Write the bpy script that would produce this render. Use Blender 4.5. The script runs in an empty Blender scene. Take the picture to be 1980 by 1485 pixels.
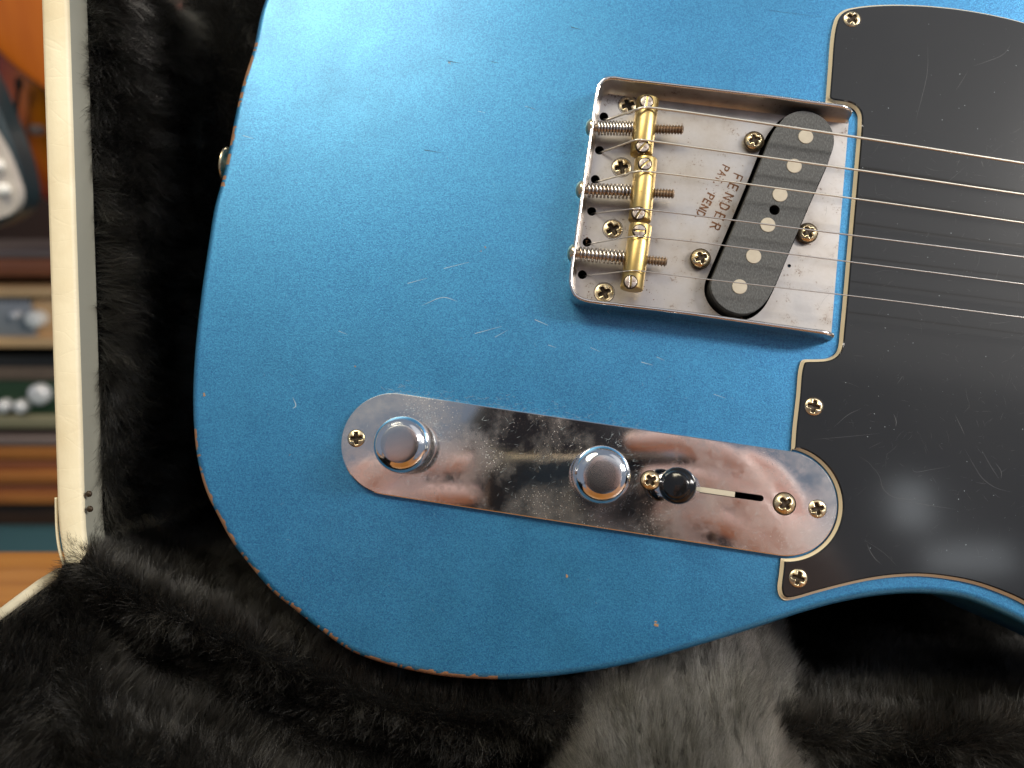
import bpy, bmesh, math, random
import numpy as np
from mathutils import Matrix, Vector
from mathutils.noise import noise as pnoise
random.seed(7); rng = np.random.default_rng(11)
S = bpy.context.scene; COL = S.collection
R = math.radians

# ------------------------------------------------------------------ camera, light, exposure
FPX, CX, CY = 1480.0, 990.0, 742.5            # lens of the photograph in its own pixels
PITCH = R(16.0)
CAM = Vector((0, 0, 0.76))
cam_d = bpy.data.cameras.new('camera'); cam = bpy.data.objects.new('camera', cam_d); COL.objects.link(cam)
S.camera = cam
cam.location = CAM; cam.rotation_euler = (math.pi/2 - PITCH, 0, 0)
cam_d.sensor_width = 36.0; cam_d.lens = 36.0*FPX/1980.0
cam_d.clip_start = 0.01; cam_d.clip_end = 50
cam_d.dof.use_dof = True; cam_d.dof.focus_distance = 0.252; cam_d.dof.aperture_fstop = 7.6
RCW = Matrix.Rotation(math.pi/2 - PITCH, 4, 'X')          # camera axes -> world
MCAM = Matrix.Translation(CAM) @ RCW

D = 253.5                                                  # mm from the lens to the guitar's face
NADIR = (1030.0, 930.0)
def cdir(px, py): return Vector(((px-CX)/FPX, -(py-CY)/FPX, -1.0))
gz = -cdir(*NADIR).normalized()
gx = (Vector((1,0,0)) - gz*gz.x).normalized(); gy = gz.cross(gx)
RGC = Matrix((gx, gy, gz)).transposed()                    # guitar axes -> camera axes
MG = Matrix.Translation(MCAM @ (-gz*D*0.001)) @ RCW @ RGC.to_4x4()
RCG = RGC.transposed()
def P(px, py, z=0.0):                                      # pixel -> guitar millimetres at height z over the face
    d = RCG @ cdir(px, py); t = (z-D)/d.z
    return Vector((d.x*t, d.y*t, z))
def Cc(px, py, zc): return cdir(px, py)*zc                 # pixel -> camera axes (m)
def B(px, py, Y):                                          # pixel -> world point on the plane y = Y
    d = RCW.to_3x3() @ cdir(px, py); return CAM + d*(Y/d.y)

S.render.engine = 'CYCLES'
S.view_settings.view_transform = 'Standard'; S.view_settings.look = 'None'
S.view_settings.exposure = 0.0; S.view_settings.gamma = 1.0
S.cycles.max_bounces = 8; S.cycles.glossy_bounces = 5; S.cycles.caustics_reflective = False
W = bpy.data.worlds.new('World'); S.world = W; W.use_nodes = True
W.node_tree.nodes['Background'].inputs[0].default_value = (0.74, 0.87, 1.1, 1)
W.node_tree.nodes['Background'].inputs[1].default_value = 0.27
FOOT = MG @ Vector((0.04, 0.03, 0))
def lamp(name, d, dist, sx, sy, power, col):               # a window or lamp of the room, direction given from the guitar's face
    l = bpy.data.lights.new(name, 'AREA'); l.shape = 'RECTANGLE'; l.size = sx; l.size_y = sy
    l.energy = power; l.color = col
    o = bpy.data.objects.new(name, l); COL.objects.link(o)
    w = (MG.to_3x3() @ Vector(d)).normalized()
    o.location = FOOT + w*dist
    zax = w; xax = (MG.to_3x3() @ Vector((1,0,0))); xax = (xax - zax*xax.dot(zax)).normalized(); yax = zax.cross(xax)
    o.matrix_world = Matrix.Translation(o.location) @ Matrix((xax, yax, zax)).transposed().to_4x4()
    return o
lamp('window_light', (1.35, 0.50, 1.0), 2.2, 0.95, 0.30, 48, (1.0, 0.95, 0.88))
lamp('skylight', (-0.50, 0.98, 1.0), 2.0, 0.9, 0.7, 34, (1.0, 0.90, 0.66))
lamp('ceiling_light', (0.55, 0.62, 1.0), 2.6, 2.6, 2.0, 7.5, (1.0, 0.96, 0.92))

lamp('shop_lamp', (0.535, -0.055, 1.0), 1.7, 0.07, 0.10, 0.085, (0.9, 0.96, 1.0))
lamp('shop_lamp', (0.615, -0.135, 1.0), 1.7, 0.16, 0.055, 0.09, (0.9, 0.96, 1.0))
sl = bpy.data.lights.new('hand_fill_light', 'AREA'); sl.shape = 'RECTANGLE'; sl.size = .9; sl.size_y = .4; sl.energy = 19; sl.color = (1.0, .93, .86)
so = bpy.data.objects.new('hand_fill_light', sl); COL.objects.link(so)         # fill lamp added above and beyond the case to brighten the mirrored hands
so.location = (.3, 1.15, 1.8); so.rotation_euler = (Vector((.05, 0, .72))-so.location).to_track_quat('-Z', 'Y').to_euler()

# ------------------------------------------------------------------ helpers
def mesh_obj(name, verts, faces, mats, parent=None, smooth=True, midx=None, scale=0.001, local=None):
    me = bpy.data.meshes.new(name)
    me.from_pydata([tuple(Vector(v)*scale) for v in verts], [], faces)
    for m in (mats if isinstance(mats, (list, tuple)) else [mats]): me.materials.append(m)
    if midx is not None: me.polygons.foreach_set('material_index', midx)
    if isinstance(smooth, (list, tuple)): me.polygons.foreach_set('use_smooth', smooth)
    else: me.polygons.foreach_set('use_smooth', [smooth]*len(me.polygons))
    me.update()
    o = bpy.data.objects.new(name, me); COL.objects.link(o)
    if parent: o.parent = parent
    if local is not None: o.matrix_local = local
    return o
def inst(name, me, parent, local):
    o = bpy.data.objects.new(name, me); COL.objects.link(o); o.parent = parent; o.matrix_local = local
    return o
def thing(name, label, cat, M, group=None):
    o = bpy.data.objects.new(name, None); COL.objects.link(o); o.matrix_world = M
    o.empty_display_size = 0.02
    o['label'] = label; o['category'] = cat
    if group: o['group'] = group
    return o
class MB:                                                  # collects shapes for one mesh
    def __init__(s): s.v, s.f, s.m, s.s = [], [], [], []
    def add(s, v, f, m=0, sm=True):
        n = len(s.v); s.v += [Vector(x) for x in v]; s.f += [tuple(i+n for i in q) for q in f]
        s.m += [m]*len(f); s.s += [sm]*len(f); return s
    def build(s, name, mats, parent=None, scale=0.001, local=None):
        return mesh_obj(name, s.v, s.f, mats, parent, s.s, s.m, scale, local)
def frame_to(z, up=(0, 1, 0.01)):
    z = Vector(z).normalized(); x = Vector(up).cross(z).normalized(); return Matrix((x, z.cross(x), z)).transposed()
def lathe(prof, n=48, M=None, knurl=None):
    v, f = [], []
    for k, (r, z) in enumerate(prof):
        for i in range(n):
            a = 2*math.pi*i/n; rr = r*(1.0 - (knurl[1] if knurl and k in knurl[0] and i % 2 else 0))
            v.append((rr*math.cos(a), rr*math.sin(a), z))
    for k in range(len(prof)-1):
        for i in range(n):
            j = (i+1) % n; f.append((k*n+i, k*n+j, (k+1)*n+j, (k+1)*n+i))
    if prof[-1][0] > 1e-6: f.append(tuple((len(prof)-1)*n+i for i in range(n)))
    if M is not None: v = [M @ Vector(p) for p in v]
    return v, f
def tube(path, rad, n=10, caps=True):
    path = [Vector(p) for p in path]; v, f = [], []; up = Vector((0.13, 0.21, 0.97))
    for k, p in enumerate(path):
        t = (path[min(k+1, len(path)-1)] - path[max(k-1, 0)]).normalized()
        x = up.cross(t).normalized(); y = t.cross(x); r = rad[k] if isinstance(rad, (list, tuple)) else rad
        for i in range(n):
            a = 2*math.pi*i/n; v.append(p + x*(r*math.cos(a)) + y*(r*math.sin(a)))
    for k in range(len(path)-1):
        for i in range(n):
            j = (i+1) % n; f.append((k*n+i, k*n+j, (k+1)*n+j, (k+1)*n+i))
    if caps: f.append(tuple(range(n))[::-1]); f.append(tuple((len(path)-1)*n+i for i in range(n)))
    return v, f
def box(a, b):
    x0, y0, z0 = a; x1, y1, z1 = b
    v = [(x0,y0,z0),(x1,y0,z0),(x1,y1,z0),(x0,y1,z0),(x0,y0,z1),(x1,y0,z1),(x1,y1,z1),(x0,y1,z1)]
    return v, [(3,2,1,0),(4,5,6,7),(0,1,5,4),(1,2,6,5),(2,3,7,6),(3,0,4,7)]
def rbox(a, b, r):                                         # box with bevelled edges
    bm = bmesh.new(); v, f = box(a, b); vs = [bm.verts.new(p) for p in v]
    for q in f: bm.faces.new([vs[i] for i in q])
    bmesh.ops.bevel(bm, geom=bm.edges[:], offset=r, segments=3, profile=0.5, affect='EDGES')
    bm.verts.index_update(); out = [v.co.copy() for v in bm.verts], [tuple(x.index for x in q.verts) for q in bm.faces]
    bm.free(); return out
def resample(pts, step, closed=True):
    pts = [Vector(p) for p in pts]; q = pts + [pts[0]] if closed else pts
    out, acc = [q[0].copy()], 0.0
    for a, b in zip(q, q[1:]):
        L = (b-a).length; d = step-acc
        while d <= L: out.append(a.lerp(b, d/L)); d += step
        acc = L-(d-step)
    if closed and (out[-1]-out[0]).length < step*0.5: out.pop()
    return out
def catmull(pts, sub=10, closed=True, alpha=0.5):
    pts = [Vector(p) for p in pts]; n = len(pts); out = []
    rngk = range(n) if closed else range(n-1)
    for i in rngk:
        p0 = pts[(i-1) % n] if closed or i > 0 else pts[0]*2-pts[1]
        p1, p2 = pts[i], pts[(i+1) % n]
        p3 = pts[(i+2) % n] if closed or i+2 < n else pts[n-1]*2-pts[n-2]
        t0 = 0; t1 = t0+max((p1-p0).length, 1e-6)**alpha; t2 = t1+max((p2-p1).length, 1e-6)**alpha; t3 = t2+max((p3-p2).length, 1e-6)**alpha
        for k in range(sub):
            t = t1+(t2-t1)*k/sub
            A1 = p0*((t1-t)/(t1-t0))+p1*((t-t0)/(t1-t0)); A2 = p1*((t2-t)/(t2-t1))+p2*((t-t1)/(t2-t1)); A3 = p2*((t3-t)/(t3-t2))+p3*((t-t2)/(t3-t2))
            B1 = A1*((t2-t)/(t2-t0))+A2*((t-t0)/(t2-t0)); B2 = A2*((t3-t)/(t3-t1))+A3*((t-t1)/(t3-t1))
            out.append(B1*((t2-t)/(t2-t1))+B2*((t-t1)/(t2-t1)))
    if not closed: out.append(pts[-1].copy())
    return out
def area2(p): return sum(a.x*b.y-b.x*a.y for a, b in zip(p, p[1:]+p[:1]))
def ccw(p): return p if area2(p) > 0 else p[::-1]
def inset(loop, d):                                        # loop ccw, positive d goes inwards
    n = len(loop); out = []
    for i in range(n):
        t = loop[(i+1) % n]-loop[i-1]; L = math.hypot(t.x, t.y) or 1
        out.append(Vector((loop[i].x - t.y/L*d, loop[i].y + t.x/L*d, loop[i].z)))
    return out
def fill(loops):                                           # flat face between an outline and its holes (x, y taken, z of the loop)
    bm = bmesh.new(); edges = []
    for lp in loops:
        vs = [bm.verts.new(p) for p in lp]
        for i in range(len(vs)): edges.append(bm.edges.new((vs[i], vs[(i+1) % len(vs)])))
    bmesh.ops.triangle_fill(bm, use_beauty=True, use_dissolve=False, edges=edges, normal=(0, 0, 1))
    bm.normal_update()
    for fc in bm.faces:
        if fc.normal.z < 0: fc.normal_flip()
    bm.verts.index_update()
    out = [v.co.copy() for v in bm.verts], [tuple(x.index for x in q.verts) for q in bm.faces]
    bm.free(); return out
def circle(c, r, n=24, z=None):
    c = Vector(c); return [Vector((c.x+r*math.cos(2*math.pi*i/n), c.y+r*math.sin(2*math.pi*i/n), c.z if z is None else z)) for i in range(n)]
def atz(lp, z): return [Vector((p.x, p.y, z)) for p in lp]
def band(mb, a, b, m=0, sm=True):                          # quads between two loops of equal length
    n = len(a); mb.add(list(a)+list(b), [(i, (i+1) % n, n+(i+1) % n, n+i) for i in range(n)], m, sm)
def stadium(a, b, r, n=24):
    a, b = Vector(a), Vector(b); t = math.atan2(b.y-a.y, b.x-a.x); out = []
    for i in range(n+1): q = t-math.pi/2+math.pi*i/n; out.append(Vector((b.x+r*math.cos(q), b.y+r*math.sin(q), 0)))
    for i in range(n+1): q = t+math.pi/2+math.pi*i/n; out.append(Vector((a.x+r*math.cos(q), a.y+r*math.sin(q), 0)))
    return out

# ------------------------------------------------------------------ materials
class Mat:
    def __init__(s, name, col=(.5,.5,.5), rough=.5, metal=0.0, **kw):
        s.m = bpy.data.materials.new(name); s.m.use_nodes = True; s.t = s.m.node_tree; s.b = s.t.nodes['Principled BSDF']
        s.b.inputs['Base Color'].default_value = (*col, 1); s.b.inputs['Roughness'].default_value = rough; s.b.inputs['Metallic'].default_value = metal
        for k, v in kw.items(): s.b.inputs[k.replace('_', ' ')].default_value = v
        s.co = s.n('ShaderNodeTexCoord').outputs['Object']; s.last = None
    def n(s, typ, **kw):
        x = s.t.nodes.new(typ)
        for k, v in kw.items(): setattr(x, k, v)
        return x
    def link(s, a, b): s.t.links.new(a, b)
    def mapped(s, scale=(1,1,1), rot=(0,0,0)):
        m = s.n('ShaderNodeMapping'); m.inputs['Scale'].default_value = scale; m.inputs['Rotation'].default_value = rot
        s.link(s.co, m.inputs['Vector']); return m.outputs[0]
    def noise(s, scale, detail=3, rough=.55, vec=None, dist=0):
        x = s.n('ShaderNodeTexNoise'); x.inputs['Scale'].default_value = scale; x.inputs['Detail'].default_value = detail
        x.inputs['Roughness'].default_value = rough; x.inputs['Distortion'].default_value = dist
        s.link(vec if vec is not None else s.co, x.inputs['Vector']); return x.outputs[0]
    def voro(s, scale, vec=None, feature='F1'):
        x = s.n('ShaderNodeTexVoronoi', feature=feature); x.inputs['Scale'].default_value = scale
        s.link(vec if vec is not None else s.co, x.inputs['Vector']); return x.outputs[0]
    def ramp(s, fac, a, b, c0=0.0, c1=1.0):
        x = s.n('ShaderNodeMapRange'); x.inputs[1].default_value = a; x.inputs[2].default_value = b; x.inputs[3].default_value = c0; x.inputs[4].default_value = c1
        s.link(fac, x.inputs[0]); return x.outputs[0]
    def mul(s, a, b, op='MULTIPLY'):
        x = s.n('ShaderNodeMath', operation=op)
        for i, q in enumerate((a, b)):
            if isinstance(q, (int, float)): x.inputs[i].default_value = q
            else: s.link(q, x.inputs[i])
        return x.outputs[0]
    def mix(s, fac, a, b):
        x = s.n('ShaderNodeMix', data_type='RGBA')
        for i, q in ((0, fac), (6, a), (7, b)):
            if isinstance(q, tuple): x.inputs[i].default_value = (*q, 1)
            elif isinstance(q, (int, float)): x.inputs[i].default_value = q
            else: s.link(q, x.inputs[i])
        return x.outputs[2]
    def attr(s, name): return s.n('ShaderNodeAttribute', attribute_name=name).outputs['Fac']
    def col(s, q): s.link(q, s.b.inputs['Base Color'])
    def set(s, name, q): s.link(q, s.b.inputs[name])
    def bump(s, h, dist, strength=1.0):
        x = s.n('ShaderNodeBump'); x.inputs['Strength'].default_value = strength; x.inputs['Distance'].default_value = dist
        s.link(h, x.inputs['Height'])
        if s.last is not None: s.link(s.last, x.inputs['Normal'])
        s.last = x.outputs[0]; s.link(s.last, s.b.inputs['Normal'])

# metallic blue lacquer with flake, grain sinking through and wood bared at the edge
M_ = Mat('blue_metallic_lacquer', (.03,.2,.42), .42, .66, Coat_Weight=.6, Coat_Roughness=.30)
fl = M_.noise(1900, 3, .75)
fk = M_.n('ShaderNodeTexVoronoi'); fk.inputs['Scale'].default_value = 2700; M_.link(M_.co, fk.inputs['Vector'])
fs = M_.n('ShaderNodeSeparateColor'); M_.link(fk.outputs['Color'], fs.inputs[0]); flake = M_.mul(M_.mul(fs.outputs[0], .65), M_.mul(M_.ramp(fl, .3, .7), .4), 'ADD')
base = M_.mix(flake, (.012,.108,.297), (.048,.289,.54))
big = M_.noise(18, 3, .5)
base = M_.mix(M_.ramp(big, .35, .7, 0, .22), base, (.05,.245,.42))
wear = M_.attr('wear'); wn = M_.noise(900, 3, .6)
wood = M_.mix(wn, (.13,.06,.032), (.38,.215,.125))
wm = M_.ramp(wear, .45, .55)
M_.col(M_.mix(wm, base, wood)); M_.set('Metallic', M_.ramp(wm, 0, 1, .66, 0)); M_.set('Coat Weight', M_.ramp(wm, 0, 1, .6, 0)); M_.set('Roughness', M_.ramp(M_.noise(60, 3), .3, .7, .36, .46))
M_.bump(fl, .00016, .5)
M_.bump(M_.noise(90, 3, .6, M_.mapped((.35, 6, 1), (0,0,R(8)))), .0003, .06)
MAT_BLUE = M_.m
M_ = Mat('raw_cavity', (.012,.010,.009), .9); MAT_DARK = M_.m
M_ = Mat('pickguard_black', (.0105,.011,.0125), .45, 0, Specular_IOR_Level=.12, Coat_Weight=1.0, Coat_Roughness=.11)
M_.set('Roughness', M_.ramp(M_.noise(25, 4), .35, .7, .36, .48)); M_.bump(M_.noise(14, 2), .0004, .10); MAT_PG = M_.m
M_ = Mat('pickguard_cream', (.62,.53,.37), .4); MAT_CREAM = M_.m
M_ = Mat('aged_nickel', (.55,.52,.48), .34, .95)
r1 = M_.noise(240, 5, .7); r2 = M_.noise(1500, 3, .7); r3 = M_.noise(60, 4, .6)
spots = M_.ramp(M_.mul(M_.mul(r1, .6), M_.mul(r2, .55), 'ADD'), .67, .74)
c = M_.mix(M_.ramp(r3, .35, .7), (.56,.53,.51), (.33,.295,.265))
M_.col(M_.mix(M_.mul(spots, .8), c, (.10,.045,.02))); M_.set('Metallic', M_.ramp(spots, 0, 1, .92, .1))
M_.set('Roughness', M_.ramp(r3, .3, .7, .30, .48)); M_.bump(r2, .00005, .35); MAT_NICKEL = M_.m
M_ = Mat('bright_nickel', (.78,.75,.72), .12, 1.0); M_.set('Roughness', M_.ramp(M_.noise(500, 4, .7), .4, .8, .11, .30))
M_.bump(M_.noise(1400, 3), .00003, .18); MAT_RIM = M_.m
M_ = Mat('chrome', (.80,.78,.77), .05, 1.0)
n1 = M_.noise(60, 5, .7); n2 = M_.voro(1300); n3 = M_.noise(14, 3)
dust = M_.mul(M_.ramp(n2, .20, .08), M_.ramp(M_.noise(70, 3), .45, .66))
sm = M_.ramp(M_.mul(M_.mul(n1, .6), M_.mul(n3, .5), 'ADD'), .5, .68)
M_.col(M_.mix(M_.mul(dust, .55), M_.mix(M_.mul(sm, .5), (.74,.73,.73), (.70,.69,.67)), (.75,.73,.68))); M_.set('Metallic', M_.mul(M_.ramp(dust, 0, 1, 1, .3), M_.ramp(sm, 0, 1, 1, .86)))
M_.set('Roughness', M_.mul(M_.ramp(sm, 0, 1, .05, .20), M_.mul(dust, .4), 'ADD')); MAT_CHROME = M_.m
M_ = Mat('knob_chrome', (.82,.82,.83), .09, 1.0); M_.set('Roughness', M_.ramp(M_.noise(700, 4, .7), .4, .8, .07, .22)); MAT_KNOB = M_.m
M_ = Mat('knob_brushed_top', (.62,.62,.63), .3, 1.0); M_.bump(M_.noise(3000, 2, .7), .00004, .5); M_.b.inputs['Roughness'].default_value = .19; MAT_KTOP = M_.m
def screw_mat(name, c0, c1, rust):
    m = Mat(name, c0, .28, 1.0); a = m.noise(420, 4, .65); m.col(m.mix(m.ramp(a, rust, rust+.12), m.mix(m.noise(900, 2), c0, c1), (.12,.05,.02)))
    m.set('Metallic', m.ramp(a, rust, rust+.12, 1, .3)); m.set('Roughness', m.ramp(a, .35, .7, .20, .45)); return m.m
MAT_SCREW = screw_mat('aged_brassy_screw', (.62,.50,.30), (.72,.62,.44), .60)
MAT_GRUB = screw_mat('rusty_steel_grub', (.55,.47,.42), (.66,.58,.50), .55)
MAT_RECESS = Mat('screw_recess', (.035,.022,.012), .5, .5).m
M_ = Mat('spring_steel', (.62,.58,.53), .25, 1.0); M_.col(M_.mix(M_.ramp(M_.noise(260, 3), .5, .7), (.60,.57,.54), (.34,.27,.21))); MAT_SPRING = M_.m
M_ = Mat('rusty_thread', (.4,.3,.22), .4, .9); M_.col(M_.mix(M_.noise(200, 3), (.50,.45,.38), (.32,.20,.12))); MAT_THREAD = M_.m
M_ = Mat('brass', (.72,.50,.17), .26, 1.0); b1 = M_.noise(150, 4, .6); b2 = M_.noise(1100, 3, .7)
M_.col(M_.mix(M_.ramp(b2, .60, .72, 0, .7), M_.mix(M_.ramp(b1, .3, .7), (.58,.41,.14), (.43,.34,.17)), (.22,.13,.04))); M_.set('Roughness', M_.ramp(b1, .3, .7, .30, .46)); MAT_BRASS = M_.m
M_ = Mat('wound_string', (.84,.80,.70), .36, .9); MAT_WOUND = M_.m
M_ = Mat('plain_string', (.66,.64,.61), .3, .9); MAT_PLAIN = M_.m
M_ = Mat('black_fibre', (.055,.057,.06), .75); f1 = M_.noise(2200, 4, .75, M_.mapped((1, 1, 1))); f2 = M_.noise(2400, 3, .7, M_.mapped((1, .5, 1), (0,0,R(40))))
M_.col(M_.mix(M_.ramp(f2, .42, .7), (.05,.052,.055), (.11,.115,.12))); M_.bump(f1, .0001, .5); MAT_FIBRE = M_.m
M_ = Mat('magnet_steel', (.62,.57,.48), .6, .35); M_.bump(M_.noise(1500, 3), .00005, .6); M_.col(M_.mix(M_.noise(500, 3), (.46,.42,.35), (.36,.32,.26))); MAT_POLE = M_.m
M_ = Mat('black_plastic', (.008,.008,.009), .12); MAT_TIP = M_.m
M_ = Mat('lever_steel', (.66,.62,.49), .4, .6); MAT_LEVER = M_.m
M_ = Mat('rust_stamp', (.17,.07,.03), .8); M_.col(M_.mix(M_.noise(700, 3), (.21,.09,.035), (.06,.025,.012))); MAT_STAMP = M_.m
M_ = Mat('pale_scratch', (.40,.47,.52), .6, .1); MAT_SCR = M_.m
M_ = Mat('dark_check', (.02,.05,.08), .6); MAT_CHECK = M_.m
M_ = Mat('dull_scratch', (.055,.058,.064), .45); MAT_SCRD = M_.m
M_ = Mat('bared_wood', (.27,.16,.08), .7); MAT_WOODCHIP = M_.m
M_ = Mat('case_vinyl', (.74,.64,.40), .52); v1 = M_.noise(120, 5, .65); v2 = M_.voro(55, M_.mapped((1, 2.2, 1), (0, 0, R(25))), 'DISTANCE_TO_EDGE')
M_.bump(v1, .0006, .35); M_.bump(M_.ramp(v2, 0, .03), .0003, .10); M_.col(M_.mix(M_.ramp(M_.noise(35, 4), .45, .75), (.76,.69,.50), (.64,.55,.36))); MAT_VINYL = M_.m
M_ = Mat('case_inner_vinyl', (.27,.27,.225), .6); M_.bump(M_.noise(200, 4), .0004, .3); MAT_INVINYL = M_.m
M_ = Mat('fur_backing', (.004,.004,.004), 1.0, 0, Specular_IOR_Level=.1); MAT_BACK = M_.m
def hair_mat(name, col, rough=.3, radial=.3):
    m = Mat(name); h = m.n('ShaderNodeBsdfHairPrincipled'); h.parametrization = 'COLOR'
    hi = m.n('ShaderNodeHairInfo'); m.link(m.mix(hi.outputs['Random'], tuple(c*.3 for c in col), tuple(c*2.1 for c in col)), h.inputs['Color'])
    h.inputs['Roughness'].default_value = rough; h.inputs['Radial Roughness'].default_value = radial; h.inputs['Random Roughness'].default_value = .4
    m.link(h.outputs[0], m.t.nodes['Material Output'].inputs['Surface']); return m.m
MAT_FUR = hair_mat('black_plush', (.012,.0112,.010), .32, .4)
MAT_FURG = hair_mat('worn_grey_plush', (.15,.144,.134), .25, .4)

# ------------------------------------------------------------------ the guitar
G = thing('electric_guitar', 'metallic blue electric guitar with black pickguard lying in the black fur of its case', 'guitar', MG)
# outline of the body, traced along its rolled edge and carried on past the frame
OUT = [(512,0),(502,32),(489,94),(470,155),(454,223),(441,291),(428,349),(414,400),(401,480),(386,585),(376,680),(372,760),(374,830),(381,890),(397,950),(421,1000),(446,1046),
       (477,1088),(526,1145),(569,1180),(618,1219),(678,1260),(749,1286),(817,1302),(869,1310),(961,1315),(1020,1313),(1091,1306),(1182,1292),(1273,1271),(1364,1245),(1455,1217),
       (1556,1184),(1632,1164),(1707,1152),(1783,1149),(1859,1158),(1935,1187),(1990,1213),(2080,1252),(2190,1300),(2310,1330),(2430,1330),(2530,1270),(2560,1150),(2540,700),(2560,200),(2550,-60),
       (2440,-150),(2300,-150),(2100,-80),(1900,-70),(1700,-130),(1500,-260),(1250,-380),(1000,-400),(780,-340),(640,-230),(560,-120)]
body_out = ccw(resample(catmull([P(x, y, -1.5) for x, y in OUT], 14), 0.8))
def near_px(p): d = RGC @ (Vector((p.x, p.y, p.z-D))); return (CX + FPX*d.x/-d.z, CY - FPX*d.y/-d.z)

# pickup, string holes, slot: openings through plate and body
PK = [(1382,526),(1376,541),(1375,558),(1380,573),(1391,588),(1410,601),(1433,607),(1457,603),(1478,587),(1494.5,560),(1533,470),(1572,379),(1610,290),(1613,268),(1606,245),(1589,226),(1556,214),(1524,222),(1506,240),(1495,256),(1457,348),(1420,437)]
PKZ = 6.2
pk_loop = ccw(catmull([P(x, y, PKZ) for x, y in PK], 5))
pk_loop = resample(pk_loop, 0.7)
pk_hole = atz(inset(pk_loop, -1.1), 0)
SH = [(1167.5,225.5),(1159,290.6),(1151,346.7),(1144,408.7),(1135,468.5),(1126,531)]
sh = [P(x, y, 1.2) for x, y in SH]
SL0, SL1 = P(1292, 938, 2.0), P(1471, 963.5, 2.0)
slot = ccw(stadium(SL0, SL1, 1.05, 8))
smallhole = P(1526, 514, 1.2)

mb = MB(); rr = 2.7; rings = []
angs = [0, 8, 18, 30, 42, 54, 66, 78, 90]
for a in angs:
    q = R(a); lp = inset(body_out, rr*(1-math.sin(q))); rings.append(atz(lp, -rr*(1-math.cos(q))))
for a, b in zip(rings, rings[1:]): band(mb, b, a)
band(mb, atz(rings[-1], -45), rings[-1])
v, f = fill([rings[0], pk_hole, slot] + [circle(p, 1.9, 14, 0) for p in sh]); mb.add(v, f, 0, False)
band(mb, atz(pk_hole, 0), atz(pk_hole, -16), 1); v, f = fill([atz(pk_hole, -16)]); mb.add(v, f, 1, False)
band(mb, atz(slot, 0), atz(slot, -14), 1); v, f = fill([atz(slot, -14)]); mb.add(v, f, 1, False)
for p in sh: c = circle(p, 1.9, 14, 0); band(mb, c, atz(c, -30), 1)
v, f = fill([atz(rings[-1], -45)]); mb.add(v, [q[::-1] for q in f], 0, False)
body = mb.build('body', [MAT_BLUE, MAT_DARK], G)
n = len(body_out); wear = np.zeros(len(mb.v), np.float32); acc = 0.0
nb = len(angs)-1
def wear_amount(px, py):                                    # how much of the edge has lost its paint along the outline
    if 820 < px < 965 and py > 1280: return 1.0
    if px < 830 and py > 830: return .61
    if px < 500 and 85 < py < 360: return .66
    if px < 520 and py < 85: return .2
    if px < 420: return .15
    return 0
for i in range(n):
    p = body_out[i]; acc = i*0.8; px, py = near_px(p)
    w = wear_amount(px, py); 
    val = pnoise(Vector((acc*.55, 3.1, 0)))*.5 + pnoise(Vector((acc*.16, 7.7, 0)))*.5
    on = 1.0 if (w > 0 and val > (.55-w)*1.3) else 0.0
    hi = 6.5 if py > 830 else 6
    lo = (1.5 if py < 400 else 2.7) + 1.8*pnoise(Vector((acc*.4, 1.3, 2)))
    for k in range(nb):
        b0 = k*2*n
        for ring, off in ((k+1, 0), (k, n)):
            if lo < ring <= 8: wear[b0+off+i] = on
at = body.data.attributes.new('wear', 'FLOAT', 'POINT'); at.data.foreach_set('value', wear)

# marks in the lacquer
def ribbons(name, items, mat, parent, z, kind=True):        # thin scratches: (pixel points, width mm)
    mb = MB()
    for pts, w in items:
        q = catmull([P(x, y, z) for x, y in pts], 5, False) if len(pts) > 2 else [P(x, y, z) for x, y in pts]
        m = len(q); vs = []
        for i in range(m):
            t = q[min(i+1, m-1)]-q[max(i-1, 0)]; L = math.hypot(t.x, t.y) or 1; s = w*.5*(math.sin(math.pi*(i+.35)/(m-.3)) if m > 2 else (.9 if i == 0 else .3))
            nx_, ny_ = -t.y/L*s, t.x/L*s
            vs += [(q[i].x+nx_, q[i].y+ny_, z), (q[i].x-nx_, q[i].y-ny_, z)]
        mb.add(vs, [(2*i+1, 2*i+3, 2*i+2, 2*i) for i in range(m-1)])
    o = mb.build(name, [mat], parent)
    if kind: o['kind'] = 'stuff'
    return o
def specks(name, items, mat, parent, z, kind=True):         # small raised flecks (x, y, r mm) in guitar mm
    mb = MB()
    for (x, y, r) in items:
        k = random.randint(5, 7); a0 = random.random()*6; e = random.uniform(.5, 1)
        vs = [(x+r*math.cos(a0+6.283*i/k)*random.uniform(.7, 1.2), y+r*e*math.sin(a0+6.283*i/k)*random.uniform(.7, 1.2), z) for i in range(k)] + [(x, y, z+r*.3)]
        mb.add(vs, [(i, (i+1) % k, k) for i in range(k)])
    o = mb.build(name, [mat], parent)
    if kind: o['kind'] = 'stuff'
    return o
sc = [([(788,548),(825,538)],.25),([(858,519),(907,507)],.25),([(815,591),(857,575),(885,583)],.25),([(918,645),(970,631)],.25),([(957,652),(982,638)],.2),([(1034,618),(1060,629)],.35),
      ([(1060,667),(1075,672)],.25),([(1163,590),(1180,608)],.22),([(1142,672),(1160,680)],.2),([(1240,700),(1262,706)],.3),([(1270,690),(1285,697)],.2),([(1380,762),(1403,770)],.2),([(566,768),(572,785),(566,790)],.35),
      ([(470,262),(490,268)],.35),([(925,215),(938,218)],.2),([(1330,480),(1333,500)],.1),([(655,640),(672,647)],.2),([(1015,205),(1035,211)],.2),([(420,245),(440,252)],.2)]
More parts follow.
